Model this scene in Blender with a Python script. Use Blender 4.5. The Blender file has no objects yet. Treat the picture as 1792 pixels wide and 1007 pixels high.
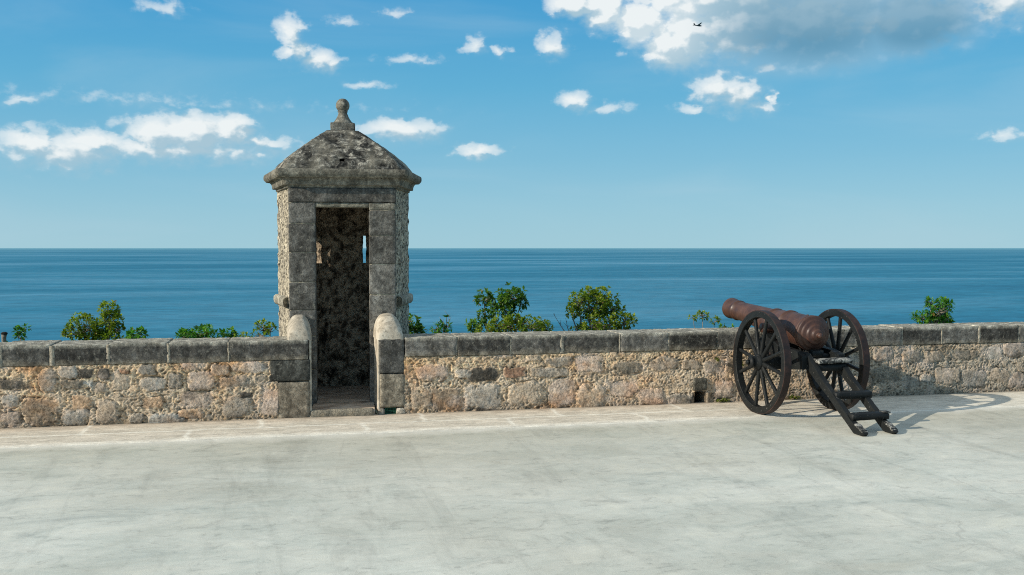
import bpy, bmesh, math, random
import numpy as np
from mathutils import Vector, Matrix
C = bpy.context.scene.collection
SC = bpy.context.scene
rad = math.radians

# ---------------------------------------------------------------- numpy noise
def _h(ix, iy, iz, s):
    n = (ix.astype(np.int64) * 374761393 + iy.astype(np.int64) * 668265263 + iz.astype(np.int64) * 2147483647 + s * 974634) & 0xffffffff
    n = ((n ^ (n >> 13)) * 1274126177) & 0xffffffff
    n = ((n ^ (n >> 15)) * 2246822519) & 0xffffffff
    return ((n ^ (n >> 16)) & 0xffff) / 65535.0
def vnoise(x, y, z, s=0):                                  # gradient-like value noise, -1..1
    x, y, z = np.broadcast_arrays(np.asarray(x, float), np.asarray(y, float), np.asarray(z, float))
    ix, iy, iz = np.floor(x), np.floor(y), np.floor(z)
    fx, fy, fz = x - ix, y - iy, z - iz
    def q(t): return t * t * t * (t * (t * 6 - 15) + 10)
    u, v, w = q(fx), q(fy), q(fz)
    def g(a, b, c):
        hx = _h(ix + a, iy + b, iz + c, s) * 2 - 1
        hy = _h(ix + a, iy + b, iz + c, s + 17) * 2 - 1
        hz = _h(ix + a, iy + b, iz + c, s + 43) * 2 - 1
        return hx * (fx - a) + hy * (fy - b) + hz * (fz - c)
    def L(a, b, t): return a + (b - a) * t
    return 1.5 * L(L(L(g(0,0,0), g(1,0,0), u), L(g(0,1,0), g(1,1,0), u), v),
             L(L(g(0,0,1), g(1,0,1), u), L(g(0,1,1), g(1,1,1), u), v), w)
def fbm(x, y, z, o=4, s=0):
    t = 0; a = 1.0; f = 1.0; n = 0
    for k in range(o):
        t = t + a * vnoise(x * f, y * f, z * f, s + k * 7); n += a; a *= .55; f *= 2.03
    return t / n
def sstep(a, b, x):
    t = np.clip((x - a) / (b - a), 0, 1); return t * t * (3 - 2 * t)

# ---------------------------------------------------------------- mesh helpers
class MB:
    def __init__(s): s.v = []; s.f = []; s.c = []; s.n = 0
    def add(s, v, f, c=None):
        v = np.asarray(v, float).reshape(-1, 3)
        s.v.append(v)
        n = s.n
        s.f.extend([tuple(int(i) + n for i in q) for q in f])
        c = np.ones((len(v), 3)) * .5 if c is None else np.broadcast_to(np.asarray(c, float), (len(v), 3))
        s.c.append(c); s.n += len(v)
    def build(s, name, mat, parent=None, smooth=False, loc=None):
        me = bpy.data.meshes.new(name)
        V = np.concatenate(s.v); K = np.concatenate(s.c)
        me.from_pydata(V.tolist(), [], s.f)
        a = me.attributes.new('Col', 'FLOAT_COLOR', 'POINT')
        a.data.foreach_set('color', np.concatenate([K, np.ones((len(K), 1))], 1).astype(np.float32).ravel())
        me.materials.append(mat)
        if smooth: me.polygons.foreach_set('use_smooth', [True] * len(me.polygons))
        me.update()
        o = bpy.data.objects.new(name, me); C.objects.link(o)
        if parent: o.parent = parent
        if loc is not None: o.location = loc
        return o
def tag(o, label=None, cat=None, group=None, kind=None):
    if label: o['label'] = label
    if cat: o['category'] = cat
    if group: o['group'] = group
    if kind: o['kind'] = kind
    return o
def empty(name, loc, rz=0):
    o = bpy.data.objects.new(name, None); C.objects.link(o); o.location = loc; o.rotation_euler = (0, 0, rz); return o
def copy_tree(o, parent=None):
    c = o.copy(); C.objects.link(c); c.parent = parent
    for ch in list(o.children): copy_tree(ch, c)
    return c
def grid_faces(nu, nv, off=0, flip=False):
    i = np.arange(nu - 1)[:, None] * nv + np.arange(nv - 1)[None, :] + off
    q = np.stack([i, i + nv, i + nv + 1, i + 1], -1).reshape(-1, 4)
    return q[:, ::-1] if flip else q
def rbox(c, size, res=.03, r=.012, amp=.004, fr=14, seed=0, amp2=.0015):
    """block with worn round arrises and an uneven surface"""
    size = np.array(size, float); c = np.array(c, float)
    n = [max(2, int(round(s / res)) + 1) for s in size]
    key = {}; V = []; F = []
    ax = []
    for k in range(3):
        t = np.linspace(-.5, .5, n[k]) * size[k]
        if n[k] > 4:
            t[1] = t[0] + min(r, size[k] * .3); t[-2] = t[-1] - min(r, size[k] * .3)
        ax.append(t)
    def vid(i, j, k):
        q = (i, j, k)
        if q not in key:
            key[q] = len(V); V.append((ax[0][i], ax[1][j], ax[2][k]))
        return key[q]
    N0, N1, N2 = n
    for i in range(N0 - 1):
        for j in range(N1 - 1):
            F.append((vid(i, j, 0), vid(i, j+1, 0), vid(i+1, j+1, 0), vid(i+1, j, 0)))
            F.append((vid(i, j, N2-1), vid(i+1, j, N2-1), vid(i+1, j+1, N2-1), vid(i, j+1, N2-1)))
    for i in range(N0 - 1):
        for k in range(N2 - 1):
            F.append((vid(i, 0, k), vid(i+1, 0, k), vid(i+1, 0, k+1), vid(i, 0, k+1)))
            F.append((vid(i, N1-1, k), vid(i, N1-1, k+1), vid(i+1, N1-1, k+1), vid(i+1, N1-1, k)))
    for j in range(N1 - 1):
        for k in range(N2 - 1):
            F.append((vid(0, j, k), vid(0, j, k+1), vid(0, j+1, k+1), vid(0, j+1, k)))
            F.append((vid(N0-1, j, k), vid(N0-1, j+1, k), vid(N0-1, j+1, k+1), vid(N0-1, j, k+1)))
    V = np.array(V)
    rr = min(r, size.min() * .45)
    inner = np.clip(V, -(size / 2 - rr), size / 2 - rr)
    d = V - inner; L = np.linalg.norm(d, axis=1, keepdims=True)
    nrm = np.where(L > 1e-9, d / np.maximum(L, 1e-9), 0)
    V = inner + nrm * rr
    P = V + c
    q = amp * fbm(P[:, 0] * fr, P[:, 1] * fr, P[:, 2] * fr, 3, seed) + amp2 * vnoise(P[:, 0] * 60, P[:, 1] * 60, P[:, 2] * 60, seed + 5)
    return P + nrm * q[:, None], F
def lathe(prof, seg=48, axis='z', cap=True):
    prof = np.array(prof, float); a = np.linspace(0, 2 * math.pi, seg, endpoint=False)
    V = np.stack([prof[:, None, 0] * np.cos(a), prof[:, None, 0] * np.sin(a), np.repeat(prof[:, 1:2], seg, 1)], -1)
    if axis == 'x': V = V[..., [2, 0, 1]]
    if axis == 'y': V = V[..., [1, 2, 0]]
    F = []
    m = len(prof)
    for i in range(m - 1):
        for j in range(seg):
            k = (j + 1) % seg
            F.append((i*seg+j, i*seg+k, (i+1)*seg+k, (i+1)*seg+j))
    if cap:
        F.append(tuple(range(seg - 1, -1, -1))); F.append(tuple(range((m-1)*seg, m*seg)))
    return V.reshape(-1, 3), F
def tube(pts, radii, seg=6):
    pts = [Vector(p) for p in pts]; V = []; F = []
    for i, p in enumerate(pts):
        d = (pts[min(i+1, len(pts)-1)] - pts[max(i-1, 0)]).normalized()
        a = d.orthogonal().normalized() if abs(d.z) > .99 else d.cross(Vector((0,0,1))).normalized()
        b = d.cross(a)
        for k in range(seg):
            t = 2 * math.pi * k / seg
            V.append(p + (a * math.cos(t) + b * math.sin(t)) * radii[i])
    for i in range(len(pts) - 1):
        for k in range(seg):
            j = (k + 1) % seg
            F.append((i*seg+k, i*seg+j, (i+1)*seg+j, (i+1)*seg+k))
    F.append(tuple(range(seg - 1, -1, -1))); F.append(tuple(range((len(pts)-1)*seg, len(pts)*seg)))
    return np.array([tuple(v) for v in V]), F

# ---------------------------------------------------------------- materials
class NT:
    def __init__(s, name):
        s.m = bpy.data.materials.new(name); s.m.use_nodes = True
        s.t = s.m.node_tree; s.b = s.t.nodes['Principled BSDF']; s.out = s.t.nodes['Material Output']
        s._co = None
    def n(s, ty, **kw):
        x = s.t.nodes.new(ty)
        for k, v in kw.items(): setattr(x, k, v)
        return x
    def l(s, a, b): s.t.links.new(a, b)
    def co(s):
        if not s._co: s._co = s.n('ShaderNodeTexCoord').outputs['Object']
        return s._co
    def noise(s, scale, detail=6, rough=.6, dist=0, stretch=None, kind='noise'):
        src = s.co()
        if stretch:
            mp = s.n('ShaderNodeMapping'); mp.inputs['Scale'].default_value = stretch; s.l(src, mp.inputs['Vector']); src = mp.outputs[0]
        if kind == 'noise':
            x = s.n('ShaderNodeTexNoise'); x.inputs['Scale'].default_value = scale; x.inputs['Detail'].default_value = detail
            x.inputs['Roughness'].default_value = rough; x.inputs['Distortion'].default_value = dist; s.l(src, x.inputs['Vector']); return x.outputs['Fac']
        x = s.n('ShaderNodeTexVoronoi'); x.inputs['Scale'].default_value = scale; x.feature = kind; s.l(src, x.inputs['Vector']); return x.outputs['Distance']
    def attr(s): x = s.n('ShaderNodeAttribute', attribute_name='Col'); return x.outputs['Color']
    def ramp(s, fac, stops):
        r = s.n('ShaderNodeValToRGB'); e = r.color_ramp.elements
        while len(e) < len(stops): e.new(.5)
        for q, (p, c) in zip(e, stops):
            q.position = p; q.color = (c, c, c, 1) if not hasattr(c, '__len__') else (*c, 1)
        s.l(fac, r.inputs[0]); return r.outputs[0]
    def mix(s, fac, a, b, mode='MIX'):
        x = s.n('ShaderNodeMix', data_type='RGBA', blend_type=mode)
        for v, i in ((fac, 0), (a, 6), (b, 7)):
            if hasattr(v, 'links'): s.l(v, x.inputs[i])
            elif hasattr(v, '__len__'): x.inputs[i].default_value = (*v, 1)
            else: x.inputs[i].default_value = v
        return x.outputs[2]
    def math(s, op, a, b=0.0):
        x = s.n('ShaderNodeMath', operation=op)
        for v, i in ((a, 0), (b, 1)):
            if hasattr(v, 'links'): s.l(v, x.inputs[i])
            else: x.inputs[i].default_value = v
        return x.outputs[0]
    def bump(s, h, strength=.5, dist=.01, prev=None):
        b = s.n('ShaderNodeBump'); b.inputs['Strength'].default_value = strength; b.inputs['Distance'].default_value = dist
        s.l(h, b.inputs['Height'])
        if prev is not None: s.l(prev, b.inputs['Normal'])
        return b.outputs[0]
    def fin(s, col, rough=.9, nrm=None, spec=.2):
        for v, k in ((col, 'Base Color'), (rough, 'Roughness'), (spec, 'Specular IOR Level')):
            if hasattr(v, 'links'): s.l(v, s.b.inputs[k])
            elif hasattr(v, '__len__'): s.b.inputs[k].default_value = (*v, 1)
            else: s.b.inputs[k].default_value = v
        if nrm is not None: s.l(nrm, s.b.inputs['Normal'])
        return s.m

def mat_rubble():
    t = NT('rubble_stone'); col = t.attr()
    f = t.noise(55, 8, .7); col = t.mix(1, col, t.ramp(f, [(.30, .30), (.48, 1.0), (.70, 1.5)]), 'MULTIPLY')
    s = t.noise(16, 6, .65, .6); col = t.mix(1, col, t.ramp(s, [(.3, (.62, .64, .66)), (.5, (1, 1, 1)), (.72, (1.18, 1.12, 1.04))]), 'MULTIPLY')
    b = t.bump(t.noise(48, 8, .75), 1.0, .026); b = t.bump(t.noise(190, 3, .6), .5, .006, b)
    return t.fin(col, .95, b, .1)
def mat_ashlar():
    """dark weathered cut stone; tone of each block comes from Col"""
    t = NT('weathered_ashlar'); col = t.attr()
    f = t.noise(16, 10, .78, .3); col = t.mix(1, col, t.ramp(f, [(.30, .35), (.47, 1.0), (.57, 1.7), (.70, 3.3)]), 'MULTIPLY')
    v_ = t.noise(4, 5, .6, .6, (1.6, 1.6, .5)); col = t.mix(1, col, t.ramp(v_, [(.32, .62), (.5, 1.0), (.68, 1.35)]), 'MULTIPLY')
    l = t.noise(30, 8, .72); col = t.mix(t.ramp(l, [(.55, 0), (.68, .65)]), col, (.36, .335, .27))
    k = t.noise(75, 4, .6); col = t.mix(t.ramp(k, [(.3, .8), (.42, 0)]), col, (.02, .02, .018))
    b = t.bump(t.noise(60, 7, .75), .9, .014); b = t.bump(t.noise(11, 4, .6), .3, .02, b)
    return t.fin(col, .95, b, .12)
def mat_boxrubble():
    """pale rubble of the sentry box flanks, dark in the hollows"""
    t = NT('pale_rubble')
    w = t.noise(17, 5, .6, 1.8)
    col = t.ramp(w, [(.38, (.03, .028, .024)), (.46, (.20, .175, .13)), (.51, (.58, .51, .38)), (.7, (.76, .67, .51))])
    g = t.noise(5, 5, .6); col = t.mix(t.ramp(g, [(.4, 0), (.65, .6)]), col, (.22, .2, .17))
    col = t.mix(1, col, t.ramp(t.noise(70, 5, .7), [(.3, .6), (.7, 1.25)]), 'MULTIPLY')
    b = t.bump(w, .9, .03); b = t.bump(t.noise(80, 5, .7), .5, .008, b)
    return t.fin(col, .95, b, .1)
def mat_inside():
    t = NT('inner_rubble')  # darker mottled rubble for the inner faces of the box
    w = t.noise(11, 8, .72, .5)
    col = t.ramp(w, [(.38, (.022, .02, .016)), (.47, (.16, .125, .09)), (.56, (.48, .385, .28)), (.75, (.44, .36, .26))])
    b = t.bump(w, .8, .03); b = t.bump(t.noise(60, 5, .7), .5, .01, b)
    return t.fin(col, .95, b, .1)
def mat_roof():
    t = NT('lichen_roof')
    w = t.noise(14, 9, .75, .5)
    col = t.ramp(w, [(.40, (.014, .014, .013)), (.48, (.05, .048, .042)), (.545, (.14, .132, .112)), (.61, (.42, .39, .32)), (.75, (.66, .62, .53))])
    g = t.noise(2.6, 4, .6); col = t.mix(t.ramp(g, [(.46, 0), (.66, .55)]), col, (.4, .37, .29))
    b = t.bump(w, .8, .025); b = t.bump(t.noise(70, 5, .7), .5, .008, b)
    return t.fin(col, .95, b, .1)
def mat_plaster():
    t = NT('lime_plaster')
    col = t.ramp(t.noise(7, 8, .65, .4), [(.34, (.26, .23, .18)), (.5, (.47, .41, .32)), (.66, (.60, .55, .45))])
    col = t.mix(t.ramp(t.noise(26, 7, .75), [(.52, 0), (.66, .8)]), col, (.15, .135, .105))
    b = t.bump(t.noise(45, 6, .7), .5, .01)
    return t.fin(col, .95, b, .1)
def mat_boxfloor():
    t = NT('trodden_mortar_floor')
    col = t.ramp(t.noise(5, 8, .7, .6, (.6, 1.4, 1)), [(.34, (.20, .15, .11)), (.5, (.55, .44, .34)), (.65, (.68, .58, .47))])
    return t.fin(col, .9, t.bump(t.noise(20, 7, .7), .5, .01), .15)
def mat_floor():
    t = NT('polished_concrete')
    a = t.noise(.55, 8, .62, .5, (1, 1.3, 1)); col = t.ramp(a, [(.3, (.51, .51, .435)), (.45, (.63, .635, .555)), (.58, (.70, .70, .615)), (.72, (.77, .76, .67))])
    b_ = t.noise(1.9, 10, .74, 1.0, (.7, 1.25, 1)); col = t.mix(1, col, t.ramp(b_, [(.3, (.70, .73, .74)), (.44, (.93, .95, .95)), (.55, (1, 1, 1)), (.72, (1.12, 1.10, 1.06))]), 'MULTIPLY')
    w = t.noise(.23, 4, .5); col = t.mix(t.ramp(w, [(.48, 0), (.66, .4)]), col, (.55, .50, .395))
    s = t.noise(9, 8, .75, 1.2, (.75, 1.1, 1)); col = t.mix(1, col, t.ramp(s, [(.30, .66), (.42, .94), (.58, 1.0), (.70, 1.09)]), 'MULTIPLY')
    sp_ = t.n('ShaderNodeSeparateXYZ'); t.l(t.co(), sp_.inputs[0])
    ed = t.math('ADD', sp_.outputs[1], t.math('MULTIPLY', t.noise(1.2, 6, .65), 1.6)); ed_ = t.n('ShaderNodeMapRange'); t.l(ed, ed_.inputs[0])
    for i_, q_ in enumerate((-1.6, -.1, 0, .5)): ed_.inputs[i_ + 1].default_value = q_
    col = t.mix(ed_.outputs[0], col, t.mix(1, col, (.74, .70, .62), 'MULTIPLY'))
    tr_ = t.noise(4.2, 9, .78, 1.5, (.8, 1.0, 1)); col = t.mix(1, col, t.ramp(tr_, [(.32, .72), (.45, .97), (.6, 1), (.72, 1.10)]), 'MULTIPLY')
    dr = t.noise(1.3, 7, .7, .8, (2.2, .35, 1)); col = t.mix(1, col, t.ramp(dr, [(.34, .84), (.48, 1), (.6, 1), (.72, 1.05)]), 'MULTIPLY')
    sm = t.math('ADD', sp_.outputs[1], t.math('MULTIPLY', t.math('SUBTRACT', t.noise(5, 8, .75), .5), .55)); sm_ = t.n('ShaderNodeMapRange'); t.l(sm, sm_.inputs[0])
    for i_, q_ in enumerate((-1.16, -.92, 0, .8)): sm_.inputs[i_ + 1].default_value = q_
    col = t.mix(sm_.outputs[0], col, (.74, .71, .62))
    # thin wandering hairline cracks and trowel arcs
    c = t.math('ABSOLUTE', t.math('SUBTRACT', t.noise(.42, 4, .5, .8), .5))
    gate = t.ramp(t.noise(.8, 3), [(.52, 0), (.6, 1)])
    ck = t.math('MULTIPLY', t.ramp(c, [(.0, 1), (.0028, 0)]), gate); col = t.mix(t.math('MULTIPLY', ck, .32), col, (.25, .25, .23))
    sc = t.noise(26, 4, .6, 0, (.3, 1.4, 1)); col = t.mix(t.ramp(sc, [(.66, 0), (.72, .6)]), col, (.24, .25, .235))
    grit = t.noise(160, 3, .7); col = t.mix(1, col, t.ramp(grit, [(.3, .80), (.7, 1.12)]), 'MULTIPLY')
    b = t.bump(t.noise(3, 8, .65), .25, .012); b = t.bump(grit, .25, .003, b)
    r = t.ramp(b_, [(.3, .55), (.7, .8)])
    return t.fin(col, r, b, .25)
def mat_strip():
    t = NT('limed_flagstone'); col = t.attr()
    f = t.noise(7, 9, .7, .5, (.7, 1.5, 1)); col = t.mix(1, col, t.ramp(f, [(.3, .66), (.5, 1), (.7, 1.22)]), 'MULTIPLY')
    g = t.noise(60, 5, .7); col = t.mix(1, col, t.ramp(g, [(.3, .75), (.7, 1.15)]), 'MULTIPLY')
    b = t.bump(f, .5, .012); b = t.bump(g, .4, .004, b)
    return t.fin(col, .9, b, .15)
def mat_iron():
    t = NT('rust_red_iron')
    col = t.ramp(t.noise(7, 8, .65, .3), [(.3, (.030, .012, .010)), (.5, (.064, .028, .018)), (.7, (.105, .048, .029))])
    col = t.mix(t.ramp(t.noise(38, 6, .7), [(.55, 0), (.72, .5)]), col, (.15, .06, .035))
    b = t.bump(t.noise(70, 5, .7), .25, .004)
    return t.fin(col, t.ramp(t.noise(12, 5), [(.35, .42), (.65, .62)]), b, .5)
def mat_tyre():
    t = NT('rusty_tyre_iron')
    col = t.ramp(t.noise(12, 7, .7), [(.35, (.009, .008, .008)), (.5, (.024, .013, .011)), (.7, (.055, .027, .020))])
    return t.fin(col, .6, t.bump(t.noise(80, 5, .7), .3, .004), .35)
def mat_wood():
    t = NT('flaking_black_paint')
    p = t.noise(38, 8, .72, .6); col = t.ramp(t.noise(6, 5), [(.3, (.006, .007, .007)), (.7, (.016, .018, .018))])
    col = t.mix(t.ramp(p, [(.625, 0), (.665, .85)]), col, t.ramp(t.noise(50, 5), [(.3, (.08, .08, .07)), (.7, (.30, .29, .27))]))
    geo = t.n('ShaderNodeNewGeometry'); e = t.ramp(geo.outputs['Pointiness'], [(.57, 0), (.70, 1)])
    e = t.math('MULTIPLY', e, t.ramp(t.noise(30, 4), [(.52, 0), (.6, .5)])); col = t.mix(e, col, (.30, .30, .28))
    b = t.bump(t.noise(40, 7, .7, .5), .5, .006)
    return t.fin(col, .55, b, .22)
def mat_worn_wood():
    t = NT('worn_grey_timber')
    p = t.noise(20, 8, .72, .8); col = t.ramp(p, [(.40, (.014, .015, .015)), (.49, (.06, .06, .055)), (.57, (.36, .35, .315))])
    return t.fin(col, .7, t.bump(p, .7, .008), .25)
def mat_leaf(name, c0, c1, c2):
    t = NT(name); col = t.attr()
    col = t.ramp(t.math('ADD', t.n('ShaderNodeSeparateColor').outputs[0], 0), [(0, c0), (.5, c1), (1, c2)]) if False else None
    sep = t.n('ShaderNodeSeparateColor'); t.l(t.attr(), sep.inputs[0])
    col = t.ramp(sep.outputs[0], [(0, c0), (.5, c1), (.92, c2), (1, (.24, .15, .04))])
    d = t.n('ShaderNodeBsdfTranslucent'); t.l(t.mix(1, col, (1.4, 1.5, .7), 'MULTIPLY'), d.inputs[0])
    t.fin(col, .42, None, .4)
    m = t.n('ShaderNodeMixShader'); m.inputs[0].default_value = .5
    t.l(t.b.outputs[0], m.inputs[1]); t.l(d.outputs[0], m.inputs[2]); t.l(m.outputs[0], t.out.inputs[0])
    return t.m
def mat_bark():
    t = NT('pale_bark'); col = t.ramp(t.noise(30, 6, .7, 0, (1, 1, .3)), [(.3, (.10, .085, .065)), (.7, (.34, .30, .24))])
    return t.fin(col, .9, t.bump(t.noise(50, 5), .5, .01), .1)
def mat_plain(name, c, rough=.8, spec=.2):
    t = NT(name); col = t.mix(1, c, t.ramp(t.noise(30, 5), [(.3, .7), (.7, 1.2)]), 'MULTIPLY'); return t.fin(col, rough, None, spec)
def mat_hill():
    t = NT('scrubby_earth'); col = t.ramp(t.noise(.7, 8, .7), [(.35, (.05, .07, .02)), (.55, (.09, .10, .035)), (.7, (.24, .19, .12))]); return t.fin(col, .95, None, .1)
def mat_sea():
    t = NT('sea_water'); t.t.nodes.remove(t.b)
    # ripples, cat's paws and long calm slicks, all in metres on the water plane
    big = t.noise(.0045, 6, .62, .7, (.35, 1, 1)); mid = t.noise(.02, 6, .6, .8, (.3, 1, 1)); fine = t.noise(.16, 5, .7, .5, (.6, 1.0, 1))
    far = t.noise(.0011, 5, .6, .5, (.3, 1, 1))
    s = t.math('ADD', t.math('MULTIPLY', big, .70), t.math('ADD', t.math('MULTIPLY', mid, .12), t.math('MULTIPLY', far, .33)))
    slick = t.ramp(s, [(.55, 0), (.62, .25), (.66, .6), (.71, 1)])
    base = t.ramp(s, [(.45, (.014, .132, .222)), (.57, (.024, .175, .272)), (.68, (.065, .235, .330))])
    base = t.mix(1, base, t.ramp(fine, [(.32, .72), (.5, 1), (.68, 1.25)]), 'MULTIPLY')
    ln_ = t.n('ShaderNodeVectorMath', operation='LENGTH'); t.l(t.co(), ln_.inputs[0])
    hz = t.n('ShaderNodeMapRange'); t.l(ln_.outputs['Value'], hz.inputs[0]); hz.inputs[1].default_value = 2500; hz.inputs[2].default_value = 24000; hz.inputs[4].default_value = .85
    base = t.mix(hz.outputs[0], base, (.15, .35, .42))  # distance haze painted into the water colour, paler far out
    d = t.n('ShaderNodeBsdfDiffuse'); t.l(base, d.inputs[0])
    g = t.n('ShaderNodeBsdfGlossy'); g.inputs['Roughness'].default_value = .32; g.inputs['Color'].default_value = (.75, .92, 1, 1)
    nb = t.bump(fine, .6, 1.2); t.l(nb, g.inputs['Normal'])
    m = t.n('ShaderNodeMixShader'); t.l(t.math('ADD', t.math('MULTIPLY', slick, .32), .12), m.inputs[0])
    t.l(d.outputs[0], m.inputs[1]); t.l(g.outputs[0], m.inputs[2]); t.l(m.outputs[0], t.out.inputs[0])
    return t.m

M = dict(rubble=mat_rubble(), ashlar=mat_ashlar(), boxr=mat_boxrubble(), inside=mat_inside(), roof=mat_roof(), plaster=mat_plaster(),
         floor=mat_floor(), strip=mat_strip(), iron=mat_iron(), tyre=mat_tyre(), wood=mat_wood(), worn=mat_worn_wood(), bark=mat_bark(),
         hill=mat_hill(), sea=mat_sea(),
         leaf=mat_leaf('olive_leaf', (.055, .11, .010), (.17, .25, .024), (.38, .42, .06)),
         leafd=mat_leaf('deep_green_leaf', (.025, .08, .014), (.085, .20, .03), (.22, .33, .055)),
         leafb=mat_leaf('bright_green_leaf', (.02, .09, .010), (.065, .22, .026), (.22, .38, .05)),
         moss=mat_leaf('moss_leaf', (.06, .09, .01), (.13, .17, .02), (.25, .28, .05)),
         bfloor=mat_boxfloor(), dark=mat_plain('dark_recess', (.02, .018, .015)), mesh=mat_plain('green_wire', (.01, .10, .055), .5, .4),
         plane=mat_plain('grey_aircraft_paint', (.03, .045, .045), .5, .4))

# ---------------------------------------------------------------- setting
B = .45          # depth of the parapet, plane of the sentry box front
WT = .738        # top of the coping
def sheet(name, mat, xs, ys, z=0.0, zf=None, kind='structure', col=None):
    X, Y = np.meshgrid(xs, ys, indexing='ij'); Z = np.full(X.shape, z) if zf is None else zf(X, Y)
    m = MB(); m.add(np.stack([X, Y, Z], -1), grid_faces(len(xs), len(ys)), None if col is None else col(X, Y).reshape(-1, 3))
    return tag(m.build(name, mat, smooth=True), kind=kind)
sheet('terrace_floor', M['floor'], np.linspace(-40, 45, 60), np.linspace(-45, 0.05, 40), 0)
def strip_z(X, Y): return .004 + .004 * fbm(X * 3, Y * 3, 0, 3, 5) * 0 + .0008 * vnoise(X * 9, Y * 9, 0, 6)
def strip_col(X, Y):
    wob = .03 * vnoise(X * 2.2, 0, 0, 3) + .02 * vnoise(X * 8, Y * 5, 0, 4)
    e = -.93 + .05 * vnoise(X * .7, 0, 0, 8)
    mid = -.46 + wob
    n = fbm(X * 2, Y * 6, 0, 5, 11); n2 = fbm(X * 9, Y * 22, 0, 4, 31)
    base = np.stack([.60 + .16 * n, .54 + .14 * n, .44 + .12 * n], -1)
    tanw = sstep(-.35, -.05, Y)[..., None]; base = base * (1 - .5 * tanw) + np.array([.54, .43, .32]) * .5 * tanw
    lime = sstep(.10, .0, np.abs(Y - e - .06) + .05 * n) * (.6 + .5 * n2)
    lime = np.maximum(lime, .75 * sstep(.035, .0, np.abs(Y - mid) + .02 * n2))
    for k, x0 in enumerate([-5.1, -3.9, -3.05, -2.25, -1.35, -.75, .15, .72, 1.48, 2.02, 2.75, 3.3, 4.4, 5.3, 6.3, 7.2, 8.4]):
        front = k % 2 == 0
        xx = x0 + .05 * vnoise(Y * 5, k, 0, 9)
        j = sstep(.035, 0, np.abs(X - xx) + .015 * n2) * np.where(front, Y < mid + .03, Y > mid - .03)
        lime = np.maximum(lime, .8 * j)
    lime = np.clip(np.maximum(lime, .45 * sstep(.1, .5, n2)), 0, 1)[..., None]
    c = base * (1 - lime) + np.array([.84, .80, .69]) * lime
    r = sstep(3.0, 5.6, X)[..., None]; c = c * (1 - .6 * r) + np.array([.66, .63, .54]) * .6 * r
    dirt = sstep(-.10, -.01, Y + .04 * n)[..., None]
    c = c * 1.1
    ed = sstep(.05, .0, Y - e + .05 * n2)[..., None] * .55; c = c * (1 - ed) + np.array([.78, .76, .67]) * ed
    return np.clip(c * (1 - .5 * dirt) + np.array([.20, .16, .115]) * .5 * dirt, 0, .9)
def strip_sheet():
    xs = np.arange(-6, 10, .02); t = np.linspace(0, 1, 64)
    e = -.93 + .05 * vnoise(xs * .7, 0, 0, 8) + .036 * fbm(xs * 5, 0, 0, 5, 21)
    X = np.repeat(xs[:, None], 64, 1); Y = e[:, None] * (1 - t) + .04 * t
    Z = .0035 + .003 * (1 + 0 * X) * sstep(0, .3, t)[None] + .001 * vnoise(X * 12, Y * 12, 0, 6)
    Z[:, 0] = -.003
    m = MB(); m.add(np.stack([X, Y, Z], -1), grid_faces(len(xs), 64), strip_col(X, Y).reshape(-1, 3))
    return tag(m.build('paved_strip', M['strip'], smooth=True), kind='structure')
strip_sheet()
def hill_z(X, Y):
    return np.interp(Y, [.4, 2, 9, 30, 80, 140, 200], [-1.6, -1.8, -2.6, -7.5, -15, -19.5, -24]) + .25 * fbm(X * .4, Y * .4, 0, 3, 2)
sheet('hillside', M['hill'], np.linspace(-150, 150, 160), np.concatenate([np.linspace(.3, 12, 40), np.linspace(13, 200, 60)]), zf=hill_z)
SEA = -20.0
xs = np.array([-60000, -20000, -6000, -2000, -600, -200, 0, 200, 600, 2000, 6000, 20000, 60000.])
sheet('sea', M['sea'], xs, np.array([60, 200, 500, 1500, 5000, 20000, 60000.]), SEA)

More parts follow.
